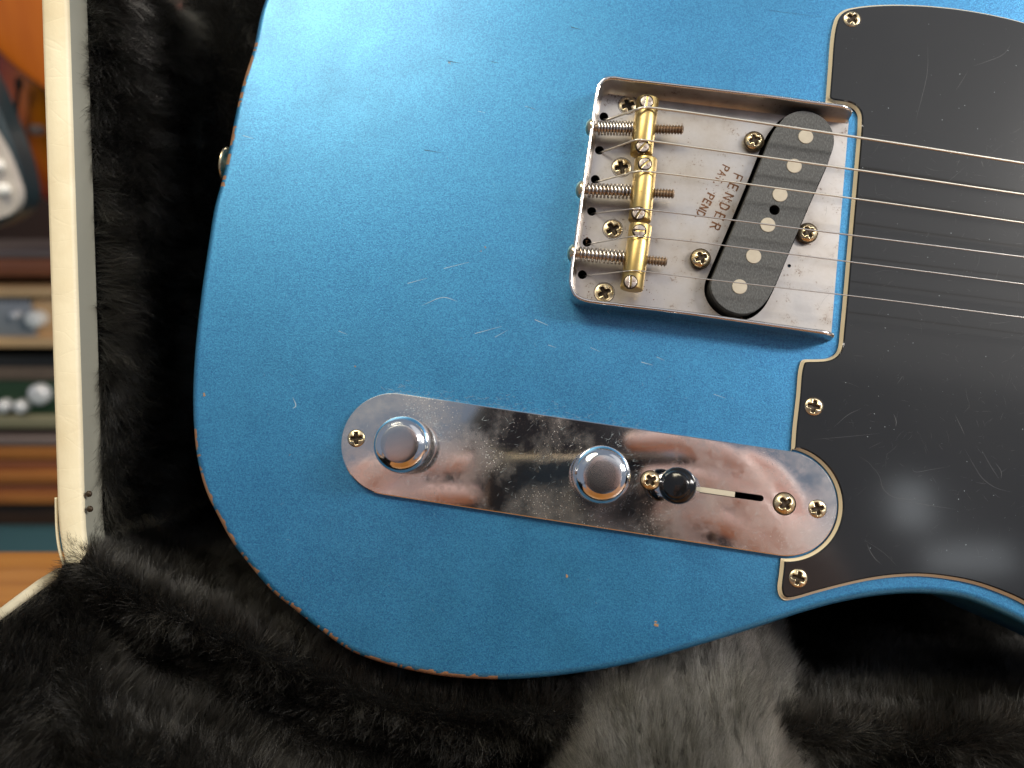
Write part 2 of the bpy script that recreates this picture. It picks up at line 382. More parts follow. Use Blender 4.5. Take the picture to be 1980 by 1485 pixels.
for _ in range(260):                                        # scuffing along the upper edge of the control plate
    x = random.triangular(672, 1330, 770); y = 764+(x-765)*.1445 - random.expovariate(1/7.0) - 3 if x > 745 else 772+abs(745-x)*.55-random.expovariate(1/6.0)-4
    L = random.uniform(3, 14); a = random.gauss(.12, .5); sc.append(([(x, y), (x+L*math.cos(a), y+L*math.sin(a))], random.uniform(.03, .10)))
for _ in range(160):
    x, y = random.uniform(400, 1500), random.uniform(20, 1250); L = random.uniform(3, 10); a = random.gauss(.15, .8)
    sc.append(([(x, y), (x+L*math.cos(a), y+L*math.sin(a))], random.uniform(.025, .06)))
def on_face(x, y): return not (1095 < x < 1660 and 140 < y < 665) and not (1500 < x and y > 0) and x > 430 + abs(y-760)*.12 and y < 1230 - abs(x-1000)*.25 and not (650 < x < 1630 and 770+(x-765)*.145 < y < 960+(x-765)*.15)
sc = [s for k, s in enumerate(sc) if k < 18 or on_face(*s[0][0])]
ribbons('scratch_marks', [(p, w*.62) for p, w in sc], MAT_SCR, body, .03)
ribbons('lacquer_checks', [([(866,118),(890,122)],.4),([(820,290),(853,295)],.3),([(1104,52),(1122,57)],.4),([(950,119),(965,122)],.25),([(1020,206),(1034,212)],.2),([(1488,20),(1590,33)],.1),([(1055,290),(1140,302)],.07)], MAT_CHECK, body, .035)
chips = []
for x, y, r in ((1097,1115,.8),(1270,1207,1.1),(397,765,.9),(869,122,.5),(686,708,.45),(938,478,.5),(930,486,.4),(560,880,.3),(1225,640,.3)):
    p = P(x, y, 0)
    for _ in range(5): chips.append((p.x+random.gauss(0, r*.4), p.y+random.gauss(0, r*.4), r*random.uniform(.2, .5)))
specks('paint_chips', chips, MAT_WOODCHIP, body, .02)

# phillips screws: a domed or flat disc with a pressed cross
def screw_mesh(name, r, dome, mat, cw=.17, cl=.62, rim=.25):
    nr, ns = 16, 48; v, f = [(0, 0, 0)], []
    def h(x, y):
        u = math.hypot(x, y)/r; z = dome*(1-u*u)
        if u > .9: z -= rim*((u-.9)/.1)**2*.6
        def arm(a, b): 
            e = max(abs(a)/r-cl*(1-.0), 0)*9; w = max(abs(b)/r-(cw-.06*abs(a)/r), 0)*9; return max(0, 1-max(e, w))
        k = max(arm(x, y), arm(y, x)); cen = max(0, 1-u/.30)*.9; k = min(1, max(k, cen))
        return z - k*(r*.42)*(1-.55*u)
    mi = []
    v[0] = (0, 0, h(0, 0))
    for i in range(1, nr+1):
        for j in range(ns):
            a = 2*math.pi*j/ns; q = r*(i/nr)**.85; x, y = q*math.cos(a), q*math.sin(a); v.append((x, y, h(x, y)))
    for j in range(ns): f.append((0, 1+j, 1+(j+1) % ns))
    for i in range(nr-1):
        for j in range(ns):
            a = 1+i*ns; f.append((a+j, a+ns+j, a+ns+(j+1) % ns, a+(j+1) % ns))
    b = len(v); v += [(v[1+(nr-1)*ns+j][0], v[1+(nr-1)*ns+j][1], -1.2) for j in range(ns)]
    for j in range(ns): f.append((1+(nr-1)*ns+j, b+j, b+(j+1) % ns, 1+(nr-1)*ns+(j+1) % ns))
    b2 = len(v); k1 = len(f); z0 = h(r*.999, 0)
    v += [(r*q_*math.cos(2*math.pi*j/ns), r*q_*math.sin(2*math.pi*j/ns), z_) for q_, z_ in ((.99, min(z0, 0)+.02), (1.07, .04), (1.09, -.3)) for j in range(ns)]
    for w_ in (0, 1):
        for j in range(ns): a = b2+w_*ns; f.append((a+j, a+ns+j, a+ns+(j+1) % ns, a+(j+1) % ns))
    for q in f:
        cx = sum(v[i][0] for i in q)/len(q); cy = sum(v[i][1] for i in q)/len(q); cz = sum(v[i][2] for i in q)/len(q)
        u = math.hypot(cx, cy)/r; mi.append(1 if max(q) >= b2 or (u < .75 and cz < dome*(1-u*u)-r*.14) else 0)
    me = bpy.data.meshes.new(name); me.from_pydata([tuple(Vector(p)*.001) for p in v], [], f)
    me.materials.append(mat); me.materials.append(MAT_RECESS); me.polygons.foreach_set('use_smooth', [True]*len(f)); me.polygons.foreach_set('material_index', mi); me.update(); return me
def grub_mesh(name, r, mat):
    nr, ns = 16, 72; v, f = [], []
    def h(x, y): k = max(0, min(1, (r*.17-abs(y))/(r*.05)+.0)); return .15*(1-(x*x+y*y)/r/r) - k*r*.5
    v.append((0, 0, h(0, 0)))
    for i in range(1, nr+1):
        for j in range(ns): a = 2*math.pi*j/ns; q = r*i/nr; v.append((q*math.cos(a), q*math.sin(a), h(q*math.cos(a), q*math.sin(a))))
    for j in range(ns): f.append((0, 1+j, 1+(j+1) % ns))
    for i in range(nr-1):
        for j in range(ns): a = 1+i*ns; f.append((a+j, a+ns+j, a+ns+(j+1) % ns, a+(j+1) % ns))
    b = len(v); v += [(v[1+(nr-1)*ns+j][0], v[1+(nr-1)*ns+j][1], -2.5) for j in range(ns)]
    for j in range(ns): f.append((1+(nr-1)*ns+j, b+j, b+(j+1) % ns, 1+(nr-1)*ns+(j+1) % ns))
    b2 = len(v); k1 = len(f)
    v += [(r*q_*math.cos(2*math.pi*j/ns), r*q_*math.sin(2*math.pi*j/ns), z_) for q_, z_ in ((.985, .03), (1.16, .02), (1.2, -.6)) for j in range(ns)]
    for w_ in (0, 1):
        for j in range(ns): a = b2+w_*ns; f.append((a+j, a+ns+j, a+ns+(j+1) % ns, a+(j+1) % ns))
    mi = [1 if f.index(q) >= k1 or (abs(sum(v[i][1] for i in q)/len(q)) < r*.16 and min(v[i][2] for i in q) > -2) else 0 for q in f]
    me = bpy.data.meshes.new(name); me.from_pydata([tuple(Vector(p)*.001) for p in v], [], f); me.materials.append(mat); me.materials.append(MAT_RECESS)
    me.polygons.foreach_set('use_smooth', [True]*len(f)); me.polygons.foreach_set('material_index', mi); me.update(); return me
SCR_FLAT = screw_mesh('flat_screw', 3.3, .55, MAT_SCREW)
SCR_DOME = screw_mesh('dome_screw', 3.2, 1.5, MAT_SCREW, .16, .55)
SCR_OVAL = screw_mesh('oval_screw', 3.0, .8, MAT_SCREW)
SCR_GRUB = grub_mesh('grub', 1.95, MAT_GRUB)
def put(name, me, parent, px, py, z, rot=0, tilt=None, sc=1.0):
    p = P(px, py, z)*.001
    return inst(name, me, parent, Matrix.Translation(p) @ (tilt.to_4x4() if tilt else Matrix.Identity(4)) @ Matrix.Rotation(R(rot), 4, 'Z') @ Matrix.Scale(sc, 4))

# ---- pickguard
CPA, CPB = P(757.5, 858, 1.8), P(1517, 972.5, 1.8); CPR = 16.9
PGL = [(1598,197),(1603,130),(1607,77),(1612,47),(1619,29),(1634,17),(1660,11),(1697,7.3),(1749,6.5),(1813,10),(1889,20),(1979,40),(2100,82),(2200,130),(2300,260),(2330,500),(2320,900),(2270,1130),(2200,1260),
       (2120,1275),(2060,1220),(1980,1168),(1934,1147),(1884,1130),(1833,1120),(1783,1115),(1732,1116.5),(1682,1123),(1631,1134),(1581,1147),(1532,1160.5),(1517,1161),(1508,1152),(1505,1137),(1508,1111),(1511.5,1078)]
a0 = [P(x, y, 1.5) for x, y in PGL]
pts = resample(catmull(a0, 8, False), 1.0, False)
# round the end of the control plate
u = (CPB-CPA); th = math.atan2(u.y, u.x); rad = CPR+.75
e1, e2 = P(1513, 1079, 1.5), P(1530, 875, 1.5)
q1 = math.atan2(e1.y-CPB.y, e1.x-CPB.x); q2 = math.atan2(e2.y-CPB.y, e2.x-CPB.x)
if q2 < q1: q2 += 2*math.pi
pts += [Vector((CPB.x+rad*math.cos(q1+(q2-q1)*i/44), CPB.y+rad*math.sin(q1+(q2-q1)*i/44), 0)) for i in range(45)]
tail = [(1531,872),(1534,829),(1541,766),(1546,713),(1552,696),(1557,694.5),(1581,694),(1601,692),(1616,684),(1622.5,671),(1626,640),(1633,564),(1645,424),(1653,334),(1660.5,236),(1660,222),(1655,212),(1645,205),(1620,200)]
pts += resample(catmull([P(x, y, 1.5) for x, y in tail], 8, False), .7, False)
pg = ccw([Vector((p.x, p.y, 0)) for p in pts])
q = [pg[0]]
for p in pg[1:]:
    if (p-q[-1]).length > .25: q.append(p)
pg = q
def smooth_inset(lp, d):
    o = inset(lp, d)
    for _ in range(3): o = [(o[i-1]+o[i]*2+o[(i+1) % len(o)])/4 for i in range(len(o))]
    return o
mb = MB(); i1 = smooth_inset(pg, .12); i2 = smooth_inset(pg, .95); i3 = smooth_inset(pg, 1.35)
band(mb, atz(pg, .02), atz(pg, .65), 0, False); band(mb, atz(pg, .65), atz(i1, .75), 1, False); band(mb, atz(i1, .75), atz(i2, 1.6), 1, False)
band(mb, atz(i2, 1.6), atz(i3, 2.05), 0, False)
v, f = fill([atz(i3, 2.05)] + [circle(P(x, y, 2.05), 2.95, 20) for x, y in ((1647.5,36.5),(1573.5,786),(1543.5,1118))]); mb.add(v, f, 0, False)
PG = mb.build('pickguard', [MAT_PG, MAT_CREAM], G)
for (x, y, r_) in ((1647.5,36.5,40),(1573.5,786,75),(1543.5,1118,70)): put('pickguard_screw', SCR_OVAL, PG, x, y, 2.05, r_)
sc = [([(1794,80),(1793,140),(1782,190),(1770,235)],.28),([(1955,85),(1940,105),(1905,120),(1880,128)],.25),([(1872,137),(1858,160),(1848,175)],.22),([(1728,800),(1733,815),(1732,825)],.5),
      ([(1745,728),(1735,742)],.3),([(1682,896),(1700,920),(1708,945),(1725,960),(1765,966),(1800,968)],.35),([(1846,800),(1858,825),(1866,842)],.3),([(1865,867),(1885,903),(1900,925),(1925,943),(1958,952)],.28),
      ([(1925,895),(1936,912),(1936,925)],.35),([(1898,870),(1918,905),(1932,926)],.28),([(1676,1050),(1682,1065),(1692,1080),(1705,1092)],.5),([(1665,1040),(1710,1070),(1735,1095)],.2),([(1725,965),(1790,976),(1850,985)],.25),
      ([(1500+112,826),(1640,802),(1665,790)],.25),([(1570,850),(1630,845),(1700,838)],.18),([(1764,905),(1768,912),(1800,908),(1835,902)],.22),([(1610,192),(1616,198)],.5),([(1855,310),(1850,320)],.3),([(1898,312),(1901,322)],.5)]
for _ in range(800):
    x, y = random.uniform(1580, 2050), random.uniform(250, 1080); w = (x-1500)/500
    if random.random() > w*.9+.12: continue
    L = random.lognormvariate(2.4, .7); a = random.choice((random.gauss(-1.1, .25), random.gauss(-.35, .35), random.gauss(1.1, .3), random.gauss(.1, .2))); k = random.gauss(0, .25)
    sc.append(([(x, y), (x+L*.5*math.cos(a), y+L*.5*math.sin(a)), (x+L*.5*math.cos(a)+L*.5*math.cos(a+k), y+L*.5*math.sin(a)+L*.5*math.sin(a+k))], random.uniform(.05, .14)))
sc = [s for s in sc if not (s[0][0][0] < 1640 and 860 < s[0][0][1] < 1080)]
ribbons('scratch_marks', [(p, w*.42) for p, w in sc], MAT_SCRD, PG, 2.07)
fl = []
for _ in range(190):
    x, y = random.uniform(1600, 2000), random.uniform(30, 1100)
    if x < 1665 and (190 < y < 700 or 850 < y): continue
    p = P(x, y, 2.05); fl.append((p.x, p.y, random.choice((.05, .06, .08, .14))))
specks('dust', fl, MAT_SCR, PG, 2.06)

# ---- bridge: pressed tray with three walls
BR = [(1647,207),(1598,198.5),(1500,185),(1360,168.2),(1202,149.5),(1189,147.5),(1176,148),(1163,154),(1154,166),(1151,178),(1140,252),(1125,355),(1112,448),(1100.5,530),(1100,546),(1103,560),(1110,573),(1121,580.5),(1137,585.5),(1200,593.5),(1320,608),(1470,629),(1570,644),(1608,650)]
HW = 9.2
bp = [P(x, y, HW-.6) for x, y in BR]; f0, f1 = P(1641, 236, 1.2), P(1609, 637, 1.2)
def meet(a, b, c, d):
    r_, q_ = b-a, d-c; t = ((c.x-a.x)*q_.y-(c.y-a.y)*q_.x)/(r_.x*q_.y-r_.y*q_.x); return Vector((a.x+r_.x*t, a.y+r_.y*t, a.z))
bp[0] = meet(bp[3], bp[1], f0, f1); bp[-1] = meet(bp[-4], bp[-3], f0, f1); bp.pop(-2)
path = resample(catmull(bp, 8, False), .8, False)
path = [Vector((p.x, p.y, 0)) for p in path]; npth = len(path); total = (npth-1)*.8
def outn(i):
    t = path[min(i+1, npth-1)]-path[max(i-1, 0)]; L = math.hypot(t.x, t.y); return Vector((t.y/L, -t.x/L, 0))   # to the left of travel = outside
sgn = 1 if outn(npth//2).x < 0 else -1
TH = 1.25
prof = [(0, 0), (0, .5), (0, 1), ('r', 150), ('r', 110), ('r', 70), ('r', 30), (TH, 1), (TH, .6), (TH+.15, .28), (TH+.55, .10), (TH+1.3, 0)]
rows = []
for i, p in enumerate(path):
    s = i*.8; e = min(s, total-s); rad_ = 6.0
    hh = HW if e > rad_ else max(1.25, (HW-rad_) + math.sqrt(max(0, rad_*rad_-(rad_-e)**2)) if e > .15 else 1.3)
    nn = outn(i)*sgn; zt = hh-TH/2; row = []
    for a in prof:
        if a[0] == 'r':
            q = R(a[1]); off = TH/2 - TH/2*math.cos(math.pi-q); z = zt + TH/2*math.sin(q); off = TH/2 + TH/2*math.cos(q)*1.0
            off = TH/2 + TH/2*math.cos(q)
        elif a[0] == 0: off, z = 0, zt*a[1]
        else: off, z = a[0], 1.2+(zt-1.2)*a[1]
        if a[0] == 'r': jj = .10+.35*math.exp(-((s-86)/9.)**2)+.15*math.exp(-((s-168)/9.)**2); z += jj*pnoise(Vector((s*1.1, q, 4)))*.6; off += jj*pnoise(Vector((s*1.3, q*.7, 9)))*.6
        row.append(Vector((p.x-nn.x*off, p.y-nn.y*off, max(z, 0.02) if a[0] == 0 else z)))
    rows.append(row)
m = len(prof); v = [p for r_ in rows for p in r_]; f = []; mi = []
for i in range(npth-1):
    for k in range(m-1):
        qd = (i*m+k, (i+1)*m+k, (i+1)*m+k+1, i*m+k+1); f.append(qd if sgn < 0 else qd[::-1]); mi.append(1 if k < 7 else 0)
mb = MB(); mb.add(v, f); mb.m = mi
inner = [rows[i][-1] for i in range(npth)]
endA, endB = P(1641, 236, 1.2), P(1609, 637, 1.2)
A, Bp = inner[0], inner[-1]
fr0 = Vector((rows[0][0].x, rows[0][0].y, 1.2)); fr1 = Vector((rows[-1][0].x, rows[-1][0].y, 1.2))
front = [fr1.lerp(fr0, i/16) for i in range(17)]
plate_loop = ccw(atz(inner, 1.2) + [Vector((p.x, p.y, 1.2)) for p in front])
holes = [atz(pk_hole, 1.2)] + [circle(p, 1.55, 20, 1.2) for p in sh] + [circle(smallhole, .6, 10, 1.2)] + [circle(P(x, y, 1.2), 3.25, 22) for x, y in ((1214.5,203),(1202,323.5),(1185,443),(1168.5,565.5))]
v, f = fill([plate_loop]+holes); mb.add(v, f, 0, False)
for h in holes: band(mb, h, atz(h, 0.0), 2)
band_front = [(fr1, fr0)]
mb.add([fr1, fr0, (fr0.x, fr0.y, .02), (fr1.x, fr1.y, .02)], [(0, 3, 2, 1)], 1, False)
BRG = mb.build('bridge_plate', [MAT_NICKEL, MAT_RIM, MAT_DARK], G)
for (x, y, r_) in ((1214.5,203,20),(1202,323.5,10),(1185,443,30),(1168.5,565.5,25)): put('bridge_screw', SCR_FLAT, BRG, x, y, 1.25, r_)
# barrels
ZB = 8.0; RB = 3.75
SAD = [((1252.5,193),(1239.5,300)),((1249.5,308),(1236.5,428)),((1239,436),(1221,560))]
bar_ax = []
for (t0, t1) in SAD:
    a, b = P(*t0, ZB), P(*t1, ZB); ax = (b-a).normalized(); Lb = (b-a).length; bar_ax.append((a, b))
    M = Matrix.Translation(a) @ frame_to(ax).to_4x4()
    prof_ = [(0, .0), (RB-.35, 0), (RB-.1, .1), (RB, .4), (RB, Lb-.4), (RB-.1, Lb-.1), (RB-.35, Lb), (0, Lb)]
    mb = MB(); v, f = lathe(prof_, 48, M); mb.add(v, f); o = mb.build('saddle_barrel', [MAT_BRASS], BRG)
    o.data.polygons.foreach_set('use_smooth', [True]*len(o.data.polygons))
GR = [(1250.5,196,80,True),(1242.6,282,45,False),(1247.4,316.5,38,False),(1234.7,411.7,58,False),(1236.8,446,-8,False),(1219.6,544.5,85,False)]
for (x, y, r_, side) in GR:
    put('saddle_grub_screw', SCR_GRUB, BRG, x, y, ZB+RB+.05, r_, sc=1.0)
# intonation screws and springs
AX = [((1143,247),(1320.6,251),3.0,19),((1124,367),(1303,375),2.8,17),((1108,489.5),(1289,506.5),2.8,17)]
ZI = 6.6
for (h0, h1, d_, nth) in AX:
    a, b = P(*h0, ZI), P(*h1, ZI); ax = (b-a).normalized(); L = (b-a).length
    M = Matrix.Translation(a) @ frame_to(ax).to_4x4()
    mb = MB()
    v, f = lathe([(.01, -1.9), (.9, -1.85), (1.9, -1.5), (2.7, -.8), (3.0, -.1), (3.0, .25), (1.3, .3)], 32, M); mb.add(v, f, 1)
    pr = [(1.3, .3)]; z = 14.0
    pr += [(1.3, z)]
    while z < L-.5: pr += [(1.68, z+.4), (1.05, z+.95)]; z += 1.0
    pr += [(1.2, L), (.01, L+.1)]
    v, f = lathe(pr, 20, M); mb.add(v, f, 0)
    mb.s = [k_ < 20*0+32*6 or k_ > 10**6 for k_ in range(len(mb.f))]; mb.build('intonation_screw', [MAT_THREAD, MAT_SCREW], BRG)
    s0 = 1.9; k = SAD[AX.index((h0, h1, d_, nth))]; s1 = ((bar_ax[AX.index((h0, h1, d_, nth))][0]+bar_ax[AX.index((h0, h1, d_, nth))][1])/2-a).dot(ax)-RB+.2
    turns = 12; pth = []
    for i in range(turns*18+1):
        q = i/18*2*math.pi; w = s0+(s1-s0)*i/(turns*18)
        pth.append(M @ Vector((2.1*math.cos(q), 2.1*math.sin(q), w)))
    mb = MB(); v, f = tube(pth, .40, 8); mb.add(v, f); mb.build('spring', [MAT_SPRING], BRG)
# stamp: FENDER / PAT. PEND.
GLY = {'F': [[(0,0),(0,1),(.62,1)],[(0,.52),(.5,.52)]], 'E': [[(.62,0),(0,0),(0,1),(.62,1)],[(0,.52),(.5,.52)]], 'N': [[(0,0),(0,1),(.66,0),(.66,1)]],
       'D': [[(0,0),(0,1),(.35,1),(.62,.8),(.66,.5),(.62,.2),(.35,0),(0,0)]], 'R': [[(0,0),(0,1),(.45,1),(.62,.88),(.62,.66),(.45,.54),(0,.54)],[(.3,.54),(.66,0)]],
       'P': [[(0,0),(0,1),(.45,1),(.62,.88),(.62,.62),(.45,.5),(0,.5)]], 'A': [[(0,0),(.33,1),(.66,0)],[(.13,.36),(.53,.36)]], 'T': [[(.33,0),(.33,1)],[(0,1),(.66,1)]], '.': [[(.1,0),(.1,.1)]]}
def stamp(text, p0, p1, h):
    a, b = P(*p0, 1.2), P(*p1, 1.2); d = (b-a).normalized(); upv = Vector((-d.y, d.x, 0)); L = (b-a).length; mb = MB(); stp = L/(len(text)-1)
    for k, ch in enumerate(text):
        for st in GLY.get(ch, []):
            pl = [a + d*(stp*k+(x-.33)*h*.92) + upv*((y-.5)*h) for x, y in st]
            pl = [Vector((p.x+random.gauss(0, .03), p.y+random.gauss(0, .03), 1.23)) for p in pl]
            for p, q in zip(pl, pl[1:]):
                t = (q-p).normalized(); w = Vector((-t.y, t.x, 0))*random.uniform(.17, .32)
                p2, q2 = p-t*.12, q+t*.12
                mb.add([p2-w, q2-w, q2+w, p2+w, ], [(0, 1, 2, 3)], 0, False)
    return mb
mb = stamp('FENDER', (1425.5,343), (1383,437.5), 3.1); mb.build('stamped_lettering', [MAT_STAMP], BRG)
mb = stamp('PAT. PEND.', (1402,325), (1349,424), 2.5); mb.build('stamped_lettering', [MAT_STAMP], BRG)
rs = []
for (x0, y0, x1, y1, nn_) in ((1425,343,1383,437,34),(1400,330,1350,422,26),(1170,180,1210,182,20),(1130,430,1132,480,26),(1110,560,1150,578,16),(1215,182,1500,212,60),(1240,545,1260,575,10),(1195,440,1200,450,8),(1390,590,1480,640,14)):
    for _ in range(nn_):
        t = random.random(); p = P(x0+(x1-x0)*t+random.gauss(0, 5), y0+(y1-y0)*t+random.gauss(0, 4), 1.2); rs.append((p.x, p.y, random.uniform(.08, .3)))
for _ in range(120):
    p = P(random.uniform(1180, 1400), random.uniform(220, 600), 1.2); rs.append((p.x, p.y, random.uniform(.05, .14)))
specks('rust_spots', rs, MAT_STAMP, BRG, 1.215)

# ---- pickup
mb = MB(); i1 = inset(pk_loop, .25); zt = PKZ
band(mb, atz(i1, zt-14), atz(i1, zt-2.2), 1); band(mb, atz(pk_loop, zt-2.2), atz(pk_loop, zt-.15), 0, False); band(mb, atz(pk_loop, zt-.15), atz(inset(pk_loop, .15), zt), 0, False)
POL = [(1557.8,264.5),(1535.5,321),(1508,376.5),(1484.5,435),(1457,495.5),(1430,554.5)]
hole = circle(P(1497.6, 406, zt), 1.75, 20, zt)
v, f = fill([atz(inset(pk_loop, .15), zt), hole]); mb.add(v, f, 0, False); band(mb, hole, atz(hole, zt-8), 1)
PKO = mb.build('pickup', [MAT_FIBRE, MAT_DARK], G)
for i, (x, y) in enumerate(POL):
    p = P(x, y, zt); mb = MB(); v, f = lathe([(2.5, -2), (2.5, .10), (2.38, .22), (0.01, .24)], 28, Matrix.Translation(p)); mb.add(v, f, 0, False); mb.build('pole_piece', [MAT_POLE], PKO)
tl = Matrix.Rotation(R(-6), 3, 'X')
for (x, y, r_) in ((1458.5,272,15),(1562,450,25),(1354.8,499.5,20)): put('pickup_screw', SCR_DOME, PKO, x, y, 2.9, r_)

# ---- control plate
cp = ccw(stadium(CPA, CPB, CPR, 40)); mb = MB()
slot2 = ccw(stadium(SL0, SL1, 1.0, 8))
band(mb, atz(cp, .02), atz(cp, 1.35), 0); band(mb, atz(cp, 1.35), atz(inset(cp, .12), 1.65), 0); band(mb, atz(inset(cp, .12), 1.65), atz(inset(cp, .4), 1.8), 0)
v, f = fill([atz(inset(cp, .4), 1.8), atz(slot2, 1.8)] + [circle(P(x, y, 1.8), 2.95, 20) for x, y in ((689,847.5),(1580.5,984))]); mb.add(v, f, 0, False); band(mb, atz(slot2, 1.8), atz(slot2, .1), 0)
CP = mb.build('control_plate', [MAT_CHROME], G)
put('plate_screw', SCR_OVAL, CP, 689, 847.5, 1.7, 5); put('plate_screw', SCR_OVAL, CP, 1580.5, 984, 1.7, 12)
put('switch_screw', SCR_DOME, CP, 1257.5, 929, 2.0, 30, sc=.95); put('switch_screw', SCR_DOME, CP, 1517, 974, 2.0, 35, sc=1.08)
def knob_full(px, py, ztop=18.2):
    p = P(px, py, ztop); zb = 1.9; M = Matrix.Translation((p.x, p.y, zb)); h = ztop-zb
    pr = [(7.0, 0), (8.95, .1), (9.1, .5), (9.1, h-5.3), (8.95, h-5.0), (8.95, h-4.6)] + [(5.7+3.25*math.cos(R(a)), h-4.6+4.3*math.sin(R(a))) for a in (8, 18, 28, 38, 48, 58, 68, 78)]
    mb = MB(); v, f = lathe(pr + [(5.9, h-.10)], 144, M, ((1, 2, 3), .03)); mb.add(v, f[:-1], 0)
    v, f = lathe([(5.9, h-.10), (5.5, h+.0), (4, h+.08), (2, h+.12), (.01, h+.13)], 64, M); mb.add(v, f, 1)
    return mb.build('control_knob', [MAT_KNOB, MAT_KTOP], CP)
knob_full(772.5, 858); knob_full(1165.5, 917.5)
# lever switch
p0, p1 = P(1331, 943, 1.0), P(1305.5, 938, 21.5); ax = (p1-p0).normalized(); Ls = (p1-p0).length
M = Matrix.Translation(p0) @ frame_to(ax).to_4x4(); mb = MB()
v, f = lathe([(3.0, 4.0), (4.2, 4.2), (4.6, 4.8), (4.6, Ls-6), (4.5, Ls-5.6)], 40, M); mb.add(v, f, 1)
v, f = lathe([(4.5, Ls-6), (5.3, Ls-5.6), (5.6, Ls-5.0), (5.6, Ls-3.2), (5.35, Ls-2.2), (4.6, Ls-1.7), (4.3, Ls-1.5), (4.25, Ls-1.0), (4.0, Ls-.35), (3.2, Ls), (.01, Ls+.25)], 48, M); mb.add(v, f, 0)
mb.build('switch_tip', [MAT_TIP, MAT_KNOB], CP)
mb = MB(); a, b = P(1310, 940, 1.9), P(1421, 956, 1.9); d = (b-a).normalized(); w = Vector((-d.y, d.x, 0))*.85
mb.add([a-w, b-w, b+w, a+w, *(q-Vector((0, 0, 5)) for q in (a-w, b-w, b+w, a+w))], [(0, 1, 2, 3), (1, 5, 6, 2), (0, 4, 5, 1), (3, 2, 6, 7)], 0, False)
v, f = tube([P(1331, 943, -4), p0+ax*4.2], 1.0, 8); mb.add(v, f)
mb.build('switch_lever', [MAT_LEVER], CP)
sc = []
for _ in range(360):
    t = random.random(); x = 690+t*880; y = 862+t*115 + random.uniform(-88, 88); L = random.uniform(2, 9); a = random.gauss(-.7, .7)
    if y < 800+t*100: L *= 1.4
    sc.append(([(x, y), (x+L*math.cos(a), y+L*math.sin(a))], random.uniform(.03, .08)))
for x, y in ((772, 858), (1165, 917)):
    for _ in range(150):
        a = random.uniform(-1.6, 1.9); q = 64+random.expovariate(1/6.0); sx, sy = x+14*(x < 900)+q*math.cos(a), y+q*math.sin(a); sc.append(([(sx, sy), (sx+random.uniform(-5, 5), sy+random.uniform(-4, 4))], random.uniform(.04, .11)))
def in_plate(x, y): p = P(x, y, 1.8); t = max(0, min(1, (p-CPA).dot(CPB-CPA)/(CPB-CPA).length_squared)); q = CPA.lerp(CPB, t); return math.hypot(p.x-q.x, p.y-q.y) < CPR-1.2
sc = [s for s in sc if in_plate(*s[0][0]) and in_plate(*s[0][1])]
ribbons('scratch_marks', sc, MAT_SCR, CP, 1.82)

# ---- strings
ST = [((1167.5,225.5),(1173.5,232),(1234,210.5),(1249,207.5),(1320,216),(1680,269),(1980,316),.50),((1159,290.6),(1164.5,293.8),(1228,271),(1243,270.5),(1320,281.5),(1680,332),(1980,376),.41),((1151,346.7),(1157,351),(1228,332),(1245,331.2),(1320,339.5),(1680,388),(1980,431),.34),
      ((1144,408.7),(1152,412.5),(1222,404),(1238,403.8),(1320,413.6),(1680,459),(1980,497),.27),((1135,468.5),(1143.5,471),(1222,457.3),(1238,457.3),(1320,465),(1680,511),(1980,549.5),.235),((1126,531),(1137,532.5),(1218,523.5),(1236,523.6),(1320,534.5),(1680,576),(1980,614),.20)]
for (h, e, s0, s1, q0, q1, q2, r_) in ST:
    hp, zs = P(*h, 1.2), ZB+RB+r_+.1
    pe = P(*e, 1.2+r_); pe.z = 1.2+r_+.1
    a, b = P(*s0, zs), P(*s1, zs+.12); c_, d_ = P(*q0, zs+.05), P(*q1, zs-.1); e_ = P(*q2, zs-.35)
    far = e_ + (e_-d_)*1.8
    pth = [Vector((hp.x, hp.y, -12)), Vector((hp.x, hp.y, -2)), Vector((hp.x*.45+pe.x*.55, hp.y*.45+pe.y*.55, .5)), pe, pe.lerp(a, .5)]
    pth = [*pth, *[a.lerp(b, t)+Vector((0, 0, .25*math.sin(math.pi*t)-.02)) for t in (0, .33, .66, 1)], c_, d_, e_, far]
    pth = catmull(pth, 8, False); mb = MB(); v, f = tube(pth, r_*(.82 if r_ > .3 else .88), 10); mb.add(v, f)
    mb.build('string', [MAT_WOUND if r_ > .3 else MAT_PLAIN], G)

# ---- strap button on the rim of the body
c = P(430, 325, -19); ax = Vector((-.97, .12, 0)).normalized(); M = Matrix.Translation(c+Vector((8.6, 0, 0))) @ frame_to(ax, (0, 0, 1)).to_4x4()
mb = MB(); v, f = lathe([(5.6, -3), (5.2, 0), (3.6, 2.0), (3.4, 4.0), (5.2, 5.6), (6.6, 6.2), (6.9, 6.8), (6.6, 7.4), (5, 7.9), (.01, 8.2)], 40, M); mb.add(v, f); mb.build('strap_button', [MAT_SCREW], G)

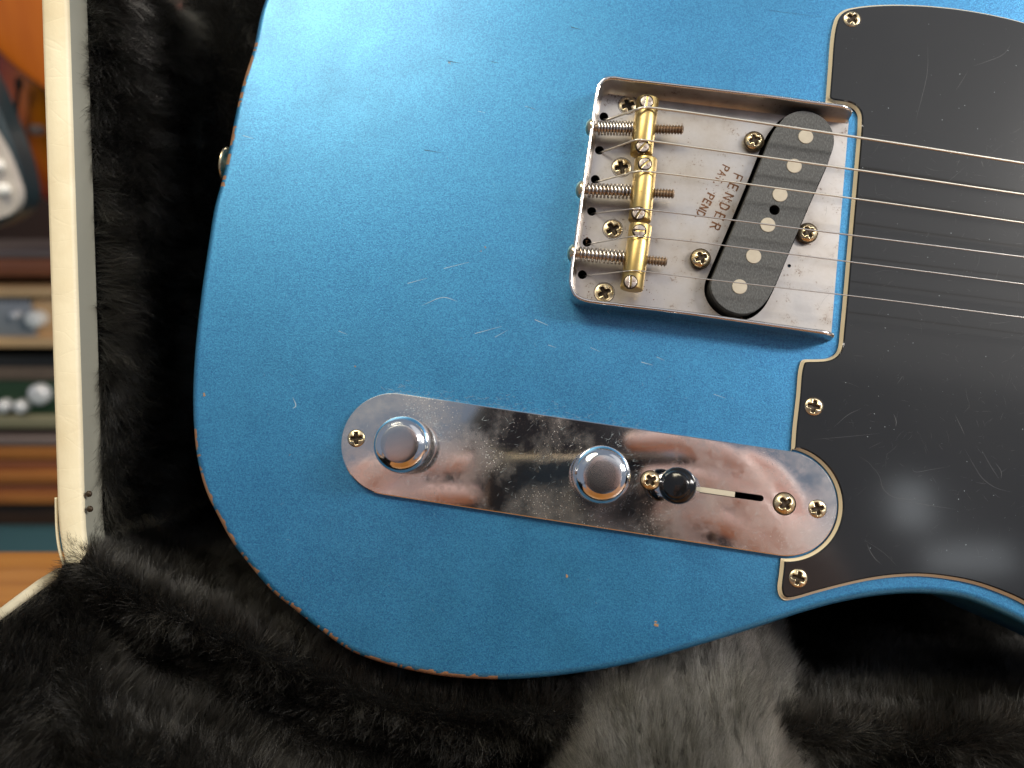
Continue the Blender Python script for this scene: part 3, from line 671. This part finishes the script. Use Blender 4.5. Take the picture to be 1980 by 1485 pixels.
# ------------------------------------------------------------------ fur
def fur(name, verts, faces, count, length, mat, parent, comb=(0, 0, 0), r0=.000046, spread=.5, keep=None, clump=60.0, camp=.5, seed=0, pts=5):
    rg = np.random.default_rng(seed+5)
    V = np.array([tuple(v) for v in verts]); T = []
    for q in faces:
        for i in range(1, len(q)-1): T.append((q[0], q[i], q[i+1]))
    T = np.array(T); A, Bv, Cv = V[T[:, 0]], V[T[:, 1]], V[T[:, 2]]
    N = np.cross(Bv-A, Cv-A); ar = np.linalg.norm(N, axis=1); N /= np.maximum(ar[:, None], 1e-12)
    # smooth normals
    VN = np.zeros_like(V)
    for k in range(3): np.add.at(VN, T[:, k], N*ar[:, None])
    VN /= np.maximum(np.linalg.norm(VN, axis=1)[:, None], 1e-12)
    idx = rg.choice(len(T), count, p=ar/ar.sum()); u, w = rg.random(count), rg.random(count); fl_ = u+w > 1; u[fl_], w[fl_] = 1-u[fl_], 1-w[fl_]
    w0 = (1-u-w)[:, None]
    root = A[idx]*w0+Bv[idx]*u[:, None]+Cv[idx]*w[:, None]; nr = VN[T[idx, 0]]*w0+VN[T[idx, 1]]*u[:, None]+VN[T[idx, 2]]*w[:, None]
    nr /= np.linalg.norm(nr, axis=1)[:, None]
    if keep is not None:
        ok = keep(root); root, nr = root[ok], nr[ok]
    n_ = len(root); ph = rg.random((3, 6))*6.28
    fld = np.zeros((n_, 3))
    for a in range(3):
        for b in range(6):
            kdir = rg.normal(size=3); kdir /= np.linalg.norm(kdir); fr = clump*(1.0+1.9*b)
            fld[:, a] += np.sin(root@kdir*fr+ph[a, b])/(1+.45*b)
    dirv = nr + np.array(comb) + fld*camp*.5 + rg.normal(size=(n_, 3))*spread*.5
    dirv /= np.linalg.norm(dirv, axis=1)[:, None]
    L = length*(.55+.6*rg.random(n_))*(1+.25*np.tanh(fld[:, 0]))
    bend = np.array(comb)*.8 + fld*camp*.35 + rg.normal(size=(n_, 3))*spread*.45
    t = np.linspace(0, 1, pts)
    pos = root[:, None, :] + dirv[:, None, :]*(L[:, None, None]*t[None, :, None]) + bend[:, None, :]*(L[:, None, None]*(t**2)[None, :, None]*.6)
    cu = bpy.data.hair_curves.new(name); cu.add_curves([pts]*n_)
    cu.attributes['position'].data.foreach_set('vector', pos.astype(np.float32).ravel())
    ra = cu.attributes.get('radius') or cu.attributes.new('radius', 'FLOAT', 'POINT')
    rad = (r0*(.7+.6*rg.random(n_)))[:, None]*(1-.8*t**1.5)[None, :]
    ra.data.foreach_set('value', rad.astype(np.float32).ravel())
    cu.materials.append(mat); o = bpy.data.objects.new(name, cu); COL.objects.link(o); o.parent = parent; o['kind'] = 'stuff'
    return o
def grid(fn, nu, nv):
    v = [fn(i/(nu-1), j/(nv-1)) for j in range(nv) for i in range(nu)]
    f = [(j*nu+i, j*nu+i+1, (j+1)*nu+i+1, (j+1)*nu+i) for j in range(nv-1) for i in range(nu-1)]
    return v, f
def face_to_cam(v, f):                                      # in camera axes: turn the faces to the lens
    out = []
    for q in f:
        a, b, c = (Vector(v[i]) for i in q[:3]); n_ = (b-a).cross(c-a); out.append(q if n_.dot(a) < 0 else q[::-1])
    return out
# outline of the body in camera pixels, to leave out fur that the guitar hides
bo = np.array([near_px(p) for p in body_out[::4]])
def in_body(px, py, shrink=60):
    cx_, cy_ = 1400., 550.; x, y = px, py
    inside = np.zeros(len(px), bool); n_ = len(bo); j = n_-1
    k = 1+shrink/900.
    x = cx_+(px-cx_)*k; y = cy_+(py-cy_)*k
    for i in range(n_):
        c = ((bo[i, 1] > y) != (bo[j, 1] > y)) & (x < (bo[j, 0]-bo[i, 0])*(y-bo[i, 1])/(bo[j, 1]-bo[i, 1]+1e-9)+bo[i, 0]); inside ^= c; j = i
    return inside
def keep_seen(root):
    z = -root[:, 2]; px = CX+FPX*root[:, 0]/z; py = CY-FPX*root[:, 1]/z
    return ~in_body(px, py) & (px > -240) & (px < 2250) & (py > -120) & (py < 1680)

# ------------------------------------------------------------------ the case
CASE = thing('guitar_case', 'cream vinyl guitar case lined with black plush fur standing open around the blue guitar', 'guitar case', MCAM)
ZR = .2555
def strip_x(py): return 77.7+(py)*.0317                      # outer edge of the end wall, leaning slightly
# end wall: outer skin, rim facing the lens, inner skin
rows = []
ys = [-260, -150, 0, 120, 240, 360, 480, 600, 720, 840, 930, 985, 1025, 1055, 1075, 1088]
mb = MB()
for y in ys:
    x0 = strip_x(y); x1 = x0+50+(.8 if y < 900 else 0); cur = 0 if y < 985 else ((y-985)/103.)**2.2*12
    ro = .0012
    o0 = Cc(x0+cur, y, ZR); i0 = Cc(x1+cur*.6, y, ZR)
    wob = pnoise(Vector((y*.012, 0, 5)))*.0004
    back = Vector((0, 0, -.1))
    rows.append([o0+Vector((-.0002, 0, -.110)), o0+Vector((-.0002, 0, -ro*1.6)), o0+Vector((ro*.3, 0, -ro*.4)), o0+Vector((ro*1.2, 0, wob)), o0.lerp(i0, .5)+Vector((0, 0, .0003+wob)), i0+Vector((-ro*.9, 0, wob)), i0+Vector((-ro*.1, 0, -ro*.5)), i0+Vector((0, 0, -ro*1.5)), i0+Vector((.0001, 0, -.0125))])
m = len(rows[0]); v = [p for r_ in rows for p in r_]; f = []; mi = []
for j in range(len(rows)-1):
    for k in range(m-1): f.append((j*m+k, (j+1)*m+k, (j+1)*m+k+1, j*m+k+1)); mi.append(1 if k >= 7 else 0)
mb.add(v, f); mb.m = mi; mb.build('end_wall', [MAT_VINYL, MAT_INVINYL], CASE, scale=1)
# bead along the worn lower corner
pth = [Cc(x, y, ZR+.002) for x, y in ((108.6,962),(109.0,985),(110,1020),(113,1050),(118,1074),(124,1092))]
mb = MB(); v, f = tube(catmull(pth, 6, False), .0005, 8); mb.add(v, f); mb.build('corner_piping', [MAT_VINYL], CASE, scale=1)
for (x, y) in ((172,955),(174,984)):
    mb = MB(); v, f = lathe([(.0011, 0), (.0010, .0004), (.0006, .0007), (.00001, .0008)], 16, Matrix.Translation(Cc(x, y, ZR+.001))); mb.add(v, f); mb.build('rivet', [MAT_RECESS], CASE, scale=1)
# lining behind: the end wall's fur, the back, and the padded lower slope as one surface
def lin_wall(a, b):
    y = -200+1230*b; x = strip_x(y)+51; p = Cc(x, y, ZR); return p + Vector((.0045*math.sin(a*1.5), 0, -.0125-.075*a))
v, f = grid(lin_wall, 8, 24); f = face_to_cam(v, f); f = [q for q in f]
mb = MB(); mb.add(v, f); o = mb.build('end_lining', [MAT_BACK], CASE, scale=1)
fur('fur_pile', v, f, 80000, .0085, MAT_FUR, o, r0=.00006, comb=(.05, -.3, .45), keep=keep_seen, seed=1, clump=160)
v, f = grid(lambda a, b: Cc(352+2500*a, -330+1750*b, .345), 24, 18); f = face_to_cam(v, f)
mb = MB(); mb.add(v, f); o = mb.build('back_lining', [MAT_BACK], CASE, scale=1)
fur('fur_pile', v, f, 150000, .011, MAT_FUR, o, comb=(.1, -.2, 0), keep=keep_seen, seed=2, clump=130)
# lower slope of the lining, rolling over the hinge into the lid
def sm(a, b, x): t = max(0, min(1, (x-a)/(b-a))); return t*t*(3-2*t)
def slope(a, b):
    px = -430+3100*a; py = 960+900*b
    edge = 1040+max(0, min(1, (px-170)/620.))**.8*290 + 60*sm(700, 1800, px)    # where the roll crests
    lim = 1128+(98-px)*.735 if px < 112 else (1118-(px-112)/40.*108 if px < 152 else 960)
    py = max(py, lim)
    z = .340 - .090*sm(edge-130-60*sm(200,500,px), edge+40, py)                 # rise out of the recess
    z = z + .012*sm(edge+40, edge+150, py)                    # dip into the lid
    z = z - .045*sm(edge+140, edge+420, py)
    z -= .006*pnoise(Vector((px*.006, py*.008, 1)))
    if px < 270: zl = min(.2398+px*.00021, .262)-.004-.00010*max(0, py-(1190-px*.73)); z = zl + (z-zl)*sm(90, 270, px)
    return Cc(px, py, z)
v, f = grid(slope, 150, 76); f = face_to_cam(v, f)
def keep_slope(root):
    z = -root[:, 2]; px = CX+FPX*root[:, 0]/z; py = CY-FPX*root[:, 1]/z
    return keep_seen(root) & ~((px < 118) & (py < 1133+(98-px)*.735)) & ~((px < 158) & (py < 1035))
def cut(v, f):
    out = []
    for q in f:
        c = sum((Vector(v[i]) for i in q), Vector())/4; px, py = CX-FPX*c.x/c.z, CY+FPX*c.y/c.z
        out.append(q)
    return out
f = cut(v, f)
mb = MB(); mb.add(v, f); o = mb.build('lower_lining', [MAT_BACK], CASE, scale=1)
fur('fur_pile', v, f, 470000, .0050, MAT_FUR, o, r0=.00007, comb=(0, .3, .1), keep=keep_slope, seed=3, clump=210, camp=.38)
# fur pad that the lower bout sits against
def pad(a, b):
    t = b; y = 1165+430*t; xl = 1120-40*sm(0, .55, t)-8*t; xr = 1468+38*sm(0, .35, t)+62*t
    s = a*2-1; roll = 1-abs(s)**5; px = xl+(xr-xl)*a
    z = .276-.058*t + (1-roll)*.03 - .003*math.cos(s*1.5)
    return Cc(px, y, z)
v, f = grid(pad, 40, 30); f = face_to_cam(v, f)
mb = MB(); mb.add(v, f); o = mb.build('support_pad', [MAT_BACK], CASE, scale=1); o['label'] = 'worn grey plush pad under the lower edge of the guitar'
fur('fur_pile', v, f, 80000, .0056, MAT_FURG, o, comb=(-.12, .8, .1), keep=keep_seen, seed=4, clump=300, camp=.38, spread=.34, r0=.0001)
# rim of the opened lid
lid = [(-140,1277,.205),(-60,1221,.2235),(0,1176,.2398),(37,1148,.248),(73,1121.5,.256),(102,1103.5,.2615),(118,1096,.2645)]
rows = []
la, lb = Cc(0, 1176, .2398), Cc(-140, 1277, .205)
ext = [(lb+(lb-la)*k, lb+(lb-la)*k+(Cc(3, 1195, .2396)-la)) for k in (1.4, .7)]
for i, (x, y, z) in enumerate([(0, 0, 0)]*2+lid):
    p = Cc(x, y, z); q = Cc(x+3, y+19-(3 if i > 6 else 0), z-.0002)
    if i < 2: p, q = ext[i]
    dn = Vector((-.002, -.02, 0)); rows.append([p+Vector((-.0022, -.05, -.004)), p+Vector((-.0008, -.0012, -.0003)), p, p.lerp(q, .5)+Vector((0, .0006, .0006)), q, q+Vector((.0005, -.002, -.001)), q+Vector((.001, -.004, -.003))])
m = len(rows[0]); v = [p for r_ in rows for p in r_]
f = [(j*m+k, (j+1)*m+k, (j+1)*m+k+1, j*m+k+1) for j in range(len(rows)-1) for k in range(m-1)]; f = face_to_cam(v, f)
mb = MB(); mb.add(v, f); mb.build('lid_wall', [MAT_VINYL], CASE, scale=1)

# ------------------------------------------------------------------ table and the room behind
def wood(name, c0, c1, rough=.4, sc=(2, 30, 30), coat=.2):
    m = Mat(name, c0, rough, 0, Coat_Weight=coat); a = m.noise(3.2, 5, .6, m.mapped(sc), .6); m.col(m.mix(m.ramp(a, .3, .7), c0, c1)); m.bump(a, .0006, .3); return m.m
MAT_TABLE = wood('honey_oak', (.24,.09,.016), (.36,.155,.032), .4)
MAT_TAN = wood('pale_cabinet_wood', (.60,.36,.17), (.74,.48,.24), .4)
MAT_RED = wood('mahogany', (.20,.06,.025), (.30,.10,.04), .35)
MAT_ORANGE = wood('orange_walnut', (.30,.10,.025), (.42,.16,.035), .35)
MAT_DKWOOD = wood('dark_walnut', (.03,.014,.008), (.055,.024,.012), .5)
def bx(mb, px0, px1, py0, py1, Y, depth, m=0, r=.002):
    a, b = B(px0, (py0+py1)/2, Y), B(px1, (py0+py1)/2, Y); xc = (px0+px1)/2; t, u_ = B(xc, py0, Y), B(xc, py1, Y)
    v, f = rbox((a.x, Y, u_.z), (b.x, Y+depth, t.z), min(r, (t.z-u_.z)*.3)); mb.add(v, f, m)
def slab(name, px0, px1, py0, py1, Y, depth, mat, parent, r=.002):
    mb = MB(); bx(mb, px0, px1, py0, py1, Y, depth, 0, r); mb.v = [parent.matrix_world.inverted() @ p for p in mb.v]; return mb.build(name, [mat], parent, scale=1)
def disc(name, px, py, Y, r, depth, mat, parent, flat=.7):
    p = B(px, py, Y); M = parent.matrix_world.inverted() @ Matrix.Translation(p) @ Matrix.Rotation(R(90), 4, 'X')
    mb = MB(); v, f = lathe([(r, -.004), (r, depth*flat), (r*.85, depth*.95), (r*.5, depth), (.00001, depth*1.02)], 28, M); mb.add(v, f); return mb.build(name, [mat], parent, scale=1)
def struct(name, v, f, mat, **kw):
    o = mesh_obj(name, v, f, [mat], None, False, None, 1.0); o['kind'] = 'structure'; return o
M_ = Mat('teal_carpet', (.035,.10,.12), .95); M_.bump(M_.noise(300, 3), .002, .5); MAT_TEAL = M_.m
M_ = Mat('brown_wall', (.035,.014,.008), .7); MAT_WALL = M_.m
struct('floor', [(-4, -2, 0), (4, -2, 0), (4, 5, 0), (-4, 5, 0)], [(0, 1, 2, 3)], MAT_TEAL)
struct('wall', [(-4, 2.2, 0), (4, 2.2, 0), (4, 2.2, 3), (-4, 2.2, 3)], [(0, 1, 2, 3)], MAT_WALL)
TZ = .52; ty = B(50, 1064, 1).z
d_ = RCW.to_3x3() @ cdir(50, 1064); tfar = (TZ-CAM.z)/d_.z*d_.y
TB = thing('wooden_table', 'honey coloured wooden table top under the opened case', 'table', Matrix.Translation((-.2, .2, 0)))
def tpart(name, a, b, mat, r=.003):
    v, f = rbox(a, b, r); v = [Vector(p)-Vector((-.2, .2, 0)) for p in v]; mb = MB(); mb.add(v, f); return mb.build(name, [mat], TB, scale=1)
tpart('table_top', (-.85, -.25, TZ-.03), (.75, tfar, TZ), MAT_TABLE)
for x in (-.8, .70):
    for y in (-.2, tfar-.06): tpart('leg', (x-.02, y-.0, 0), (x+.03, y+.05, TZ-.031), MAT_TABLE)

YB = 1.5
L0, L1 = -420, 330
def bgthing(name, label, cat, py, grp=None): p = B((L0+L1)/2, py, YB); return thing(name, label, cat, Matrix.Translation(p), grp)
CAB = bgthing('wooden_cabinet', 'low reddish brown wooden cabinet standing on the teal floor behind the case', 'cabinet', 1022)
slab('plinth', L0+10, L1-10, 978, 1021, YB+.03, .35, MAT_DKWOOD, CAB)
slab('carcass', L0, L1, 852, 977, YB+.02, .36, MAT_DKWOOD, CAB)
for (a, b, dy, mt) in ((864,889,-.004,MAT_ORANGE),(891,911,.004,MAT_RED),(913,936,-.004,MAT_ORANGE),(937,954,.006,MAT_RED),(955,976,-.002,MAT_ORANGE)): slab('front_board', L0, L1, a, b, YB+dy, .018, mt, CAB, .004)
M_ = Mat('grey_lacquer', (.16,.12,.11), .5); MAT_GL = M_.m
slab('cabinet_top', L0-5, L1+5, 846, 862, YB-.01, .39, MAT_GL, CAB, .003)
M_ = Mat('dark_green_panel', (.02,.045,.02), .4); MAT_GREEN = M_.m
M_ = Mat('brass_trim', (.42,.36,.22), .4, .6); MAT_TRIM = M_.m
M_ = Mat('black_vinyl', (.010,.010,.010), .6); MAT_BLK = M_.m
M_ = Mat('silver_knob', (.82,.80,.80), .3, .35); MAT_SILV = M_.m
M_ = Mat('white_knob', (.85,.83,.78), .3); MAT_WHITE = M_.m
M_ = Mat('brushed_plate', (.42,.42,.43), .4, .5); MAT_PLATE = M_.m
M_ = Mat('brown_grille', (.12,.085,.06), .8); M_.col(M_.mix(M_.voro(240), (.17,.12,.085), (.07,.05,.04))); MAT_GRILL = M_.m
AMP = bgthing('amplifier', 'dark green fronted amplifier with chrome knobs on the low brown cabinet', 'amplifier', 842)
slab('casing', L0+20, L1-30, 690, 832, YB+.012, .28, MAT_BLK, AMP)
slab('top_band', L0+20, L1-30, 712, 735, YB+.002, .02, MAT_GRILL, AMP)
slab('front_panel', L0+24, L1-34, 737, 802, YB+.005, .02, MAT_GREEN, AMP)
slab('trim_strip', L0+20, L1-30, 804, 829, YB-.004, .02, MAT_TRIM, AMP, .004)
for (x, y, r_) in ((-35,782,.013),(14,782,.013),(47,783,.013),(82,760,.021),(-90,782,.013)): disc('knob', x, y, YB+.005, r_, .022, MAT_SILV, AMP)
for x in (L0+60, L1-70): slab('foot', x, x+30, 832.5, 845.5, YB+.05, .05, MAT_BLK, AMP)
ECH = bgthing('wooden_tuner', 'pale wooden cased hi-fi unit with grey face plate and white knob', 'hi-fi unit', 690)
slab('casing_bottom', L0+40, L1-60, 653, 672, YB, .26, MAT_TAN, ECH); slab('casing_top', L0+40, L1-60, 556, 575, YB, .26, MAT_TAN, ECH)
slab('casing_back', L0+44, L1-64, 576, 652, YB+.02, .23, MAT_TAN, ECH)
slab('face_plate', L0+48, 63, 577, 651, YB+.008, .011, MAT_PLATE, ECH, .001)
for i in range(14): slab('slot', -62+i*9, -58+i*9, 578, 585, YB+.0065, .004, MAT_BLK, ECH, .0005)
disc('knob', 77, 615, YB+.018, .017, .03, MAT_WHITE, ECH); disc('small_knob', 34, 608, YB+.007, .0075, .018, MAT_SILV, ECH)
for x in (L0+80, L1-110): slab('foot', x, x+30, 672.5, 689.5, YB+.05, .05, MAT_BLK, ECH)
BXO = bgthing('wooden_box', 'reddish brown wooden box on top of the pale hi-fi unit', 'box', 555)
slab('box_body', L0+60, L1-80, 500, 536, YB+.01, .24, MAT_RED, BXO, .006); slab('box_lid', L0+58, L1-78, 485, 499.5, YB+.008, .245, MAT_GL, BXO, .003)
for x in (L0+100, L1-130): slab('foot', x, x+30, 536.5, 555.5, YB+.05, .05, MAT_BLK, BXO)

# hanging guitars, far out of focus
def burst(name, c0, c1, c2, R0):
    m = Mat(name, c0, .22, 0, Coat_Weight=.5); l = m.attr('edge')
    a = m.mix(m.ramp(l, .0, .45), c2, c1); m.col(m.mix(m.ramp(l, .35, .9), a, c0)); return m.m
def hanging(label, outline_px, Y, mat, binding=None, thick=.042):
    pl = [B(x, y, Y) for x, y in outline_px]; c = sum(pl, Vector())/len(pl)
    T = thing('hanging_guitar', label, 'guitar', Matrix.Translation((c.x, Y, c.z)), 'guitars hanging behind the case')
    lp = [Vector((p.x-c.x, p.z-c.z, 0)) for p in pl]; lp = ccw(resample(catmull(lp, 8), .006)); mb = MB()
    rad_ = [.0, .004, .012, .03, .06, .10]; loops = []
    for d_ in rad_: 
        q = inset(lp, d_)
        for _ in range(int(d_*400)): q = [(q[i-1]+q[i]*2+q[(i+1) % len(q)])/4 for i in range(len(q))]
        loops.append(q)
    zz = [0, .004, .006, .008, .011, .014]
    vv, ed = [], []
    def conv(q, h): return [Vector((p.x, -h, p.y)) for p in q]
    band(mb, conv(lp, -thick), conv(lp, -.002), 1 if binding else 0); band(mb, conv(lp, -.002), conv(loops[1], zz[1]), 1 if binding else 0)
    ev = [0]*(len(lp)*4)
    for k in range(1, 5):
        band(mb, conv(loops[k], zz[k]), conv(loops[k+1], zz[k+1]), 0); ev += [rad_[k]/.10]*len(lp) + [rad_[k+1]/.10]*len(lp)
    nn_ = len(lp); mb.add(conv(loops[5], zz[5])+[Vector((0, -.016, 0))], [(i, (i+1) % nn_, nn_) for i in range(nn_)], 0); ev += [1.0]*(nn_+1)
    o = mb.build('body', [mat, binding or mat], T, scale=1)
    at = o.data.attributes.new('edge', 'FLOAT', 'POINT'); at.data.foreach_set('value', ev)
    return T, c
M_ = Mat('orange_lacquer', (.40,.10,.008), .45); M_.col(M_.mix(M_.noise(6, 3, .5, M_.mapped((9, 1, 1))), (.36,.075,.004), (.54,.145,.008))); MAT_OL = M_.m
M_ = Mat('pink_binding', (.42,.18,.14), .4); MAT_BIND = M_.m
MAT_SB = burst('sunburst_lacquer', (.56,.19,.006), (.44,.085,.005), (.16,.010,.004), .1)
T1, c1 = hanging('orange guitar body with pale binding hanging highest behind the case wall', [(-120,-400),(60,-470),(260,-380),(340,-180),(310,40),(200,190),(140,205),(95,180),(40,140),(0,103),(-60,20),(-130,-150),(-150,-290)], 1.28, MAT_OL, MAT_BIND)
T2, c2 = hanging('sunburst hollow body guitar with f-hole hanging between two other guitars', [(0,60),(-8,160),(-2,215),(14,262),(32,310),(50,346),(70,372),(100,395),(150,410),(260,390),(340,280),(350,120),(300,-60),(150,-120),(40,-60)], 1.42, MAT_SB, MAT_BIND)
M_ = Mat('f_hole_black', (.01,.006,.004), .8); MAT_FH = M_.m
mb = MB(); q = [B(x, y, 1.38) for x, y in ((37,150),(35,175),(32,200),(27,222))]; q = [T2.matrix_world.inverted() @ p for p in q]
v, f = tube(catmull(q, 6, False), [.0055]*6+[.0035]*6+[.004]*4+[.006]*3, 10); mb.add(v, f); mb.build('f_hole', [MAT_FH], T2, scale=1)
disc('tone_knob', 76, 252, 1.385, .009, .02, MAT_GL, T2); 
M_ = Mat('teal_lacquer', (.018,.032,.038), .3); MAT_TL = M_.m
T3, c3 = hanging('dark teal guitar body with pearl plate and two pale knobs at the far left edge', [(-260,60),(-120,40),(-40,130),(5,232),(28,290),(44,350),(46,385),(34,412),(8,430),(-40,446),(-160,450),(-260,400),(-320,220)], 1.20, MAT_TL)
M_ = Mat('pearl_plate', (.55,.50,.45), .3); M_.col(M_.mix(M_.noise(28, 3, .5), (.66,.60,.54), (.40,.35,.31))); MAT_PEARL = M_.m
lp = [B(x, y, 1.186) for x, y in ((-200,120),(-60,180),(-6,262),(14,300),(28,340),(38,372),(36,395),(22,412),(-10,424),(-80,432),(-200,400))]
lp = catmull([Vector((p.x-c3.x, p.z-c3.z, 0)) for p in lp], 6); lp = ccw(lp); mb = MB(); 
fr = [Vector((p.x, 1.186-1.20, p.y)) for p in lp]; bk = [p+Vector((0, .012, 0)) for p in fr]; band(mb, bk, fr)
v, f = fill([lp]); mb.add([Vector((p.x, 1.186-1.20, p.y)) for p in v], f, 0, False); mb.build('pearl_plate', [MAT_PEARL], T3, scale=1)
for (x, y) in ((-3,320),(8,366),(-60,300)): disc('knob', x, y, 1.184, .0085, .014, MAT_WHITE, T3)

# ------------------------------------------------------------------ the photographer, seen in the chrome
def skinned(name, nodes, links, root, mat, parent, sub=2):
    me = bpy.data.meshes.new(name+'_skeleton'); ks = list(nodes)
    me.from_pydata([tuple(Vector(nodes[k][:3])*.001) for k in ks], [(ks.index(a), ks.index(b)) for a, b in links], [])
    o = bpy.data.objects.new(name+'_skeleton', me); COL.objects.link(o)
    m = o.modifiers.new('skin', 'SKIN'); m.use_smooth_shade = True; m.branch_smoothing = .4
    for i, k in enumerate(ks):
        sv = me.skin_vertices[0].data[i]; r_ = nodes[k][3]*.001; sv.radius = (r_, r_); sv.use_root = (k == root)
    x = o.modifiers.new('sub', 'SUBSURF'); x.levels = sub; x.render_levels = sub
    dg = bpy.context.evaluated_depsgraph_get(); dg.update(); out = bpy.data.meshes.new_from_object(o.evaluated_get(dg))
    bpy.data.objects.remove(o); out.name = name; out.materials.clear(); out.materials.append(mat)
    out.polygons.foreach_set('use_smooth', [True]*len(out.polygons))
    q = bpy.data.objects.new(name, out); COL.objects.link(q); q.parent = parent; return q
M_ = Mat('skin', (.8,.5,.4), .45); M_.col(M_.mix(M_.noise(60, 3), (.90,.70,.66), (.82,.56,.51))); MAT_SKIN = M_.m
M_ = Mat('dark_sweater', (.02,.022,.03), .9); MAT_CLOTH = M_.m
M_ = Mat('hair_brown', (.05,.03,.02), .6); MAT_HAIR = M_.m
PER = thing('person', 'person in a dark sweater holding a phone, mirrored in the chrome plate', 'person', MCAM)
N = dict(pelvis=(20,-420,560,150), chest=(0,-40,500,210), neck=(10,215,460,56), head=(10,310,430,82), crown=(10,385,435,64),
 shr=(210,-20,470,80), elr=(300,-250,300,45), wrr=(228,-112,85,26), pmr=(176,-66,34,24), shl=(-190,-20,470,80), ell=(-270,-250,300,45), wrl=(-205,-108,85,26), pml=(-140,-60,34,24))
Lk = [('pelvis','chest'),('chest','neck'),('neck','head'),('head','crown'),('chest','shr'),('shr','elr'),('elr','wrr'),('wrr','pmr'),('chest','shl'),('shl','ell'),('ell','wrl'),('wrl','pml')]
def finger(tag_, start, pts):
    prev = start
    for i, p in enumerate(pts): N[tag_+str(i)] = (*p, 10.5-1.3*i); Lk.append((prev, tag_+str(i))); prev = tag_+str(i)
finger('ri', 'pmr', [(152,-12,16),(132,14,8),(98,27,5),(60,27,8)]); finger('rm', 'pmr', [(158,-36,14),(140,-12,5),(108,3,3),(70,4,7)])
finger('rr', 'pmr', [(156,-56,16),(140,-34,6),(110,-20,4),(78,-19,8)]); finger('rl', 'pmr', [(152,-78,20),(136,-62,10),(112,-46,7),(90,-42,9)]); finger('rt', 'pmr', [(184,-20,48),(166,12,50),(140,22,40)])
finger('li', 'pml', [(-118,-10,16),(-98,8,8),(-70,14,5),(-38,13,8)]); finger('lm', 'pml', [(-122,-32,14),(-102,-14,5),(-72,-8,3),(-34,-8,7)])
finger('lr', 'pml', [(-120,-52,16),(-102,-36,6),(-76,-28,4),(-44,-28,8)]); finger('ll', 'pml', [(-116,-74,20),(-100,-60,10),(-80,-50,7),(-58,-48,9)]); finger('lt', 'pml', [(-146,-16,48),(-128,10,50),(-104,18,40)])
def back(k, r_):                                            # hands stay well behind the lens
    x, y, z, q_ = r_; w = max(0, min(1, (160-z)/60.)); sc_ = 1+.15*w; sh_ = gz*75
    return (x*sc_+sh_.x*w, y*sc_+sh_.y*w, z+sh_.z*w, q_*sc_)
N = {k: back(k, r_) for k, r_ in N.items()}
pb = skinned('body', N, Lk, 'pelvis', MAT_SKIN, PER); pb.data.materials.append(MAT_CLOTH)
pb.data.polygons.foreach_set('material_index', [1 if q.center.z > .20 and q.center.y < .16 else 0 for q in pb.data.polygons])
Cn = {k: (*N[k][:3], N[k][3]+9) for k in ('pelvis','chest','shr','elr','wrr','shl','ell','wrl')}
for w, e in (('wrr','elr'),('wrl','ell')): Cn[w] = tuple(.75*N[w][i]+.25*N[e][i] for i in range(3)) + (36,)
skinned('sweater', Cn, [('pelvis','chest'),('chest','shr'),('shr','elr'),('elr','wrr'),('chest','shl'),('shl','ell'),('ell','wrl')], 'pelvis', MAT_CLOTH, PER)
skinned('hair', dict(a=(10,325,450,85), b=(10,395,445,69)), [('a','b')], 'a', MAT_HAIR, PER)
PH = thing('phone', 'dark phone held level in both hands, mirrored in the chrome plate', 'phone', MCAM)
M_ = Mat('phone_graphite', (.02,.021,.024), .3); MAT_PHN = M_.m
M_ = Mat('phone_gold_edge', (.55,.45,.30), .3, .9); MAT_PHE = M_.m
PHO = lambda v: [Vector(back('', (*p, 0))[:3]) for p in v]
v, f = rbox((-31,-54,14), (118,18,21), 2.5); v = PHO(v); mb = MB(); mb.add(v, f); mb.build('phone_back', [MAT_PHN], PH)
v, f = rbox((-32,-55,15.5), (119,19,19.5), 1.8); v = PHO(v); mb = MB(); mb.add(v, f); mb.build('phone_frame', [MAT_PHE], PH)
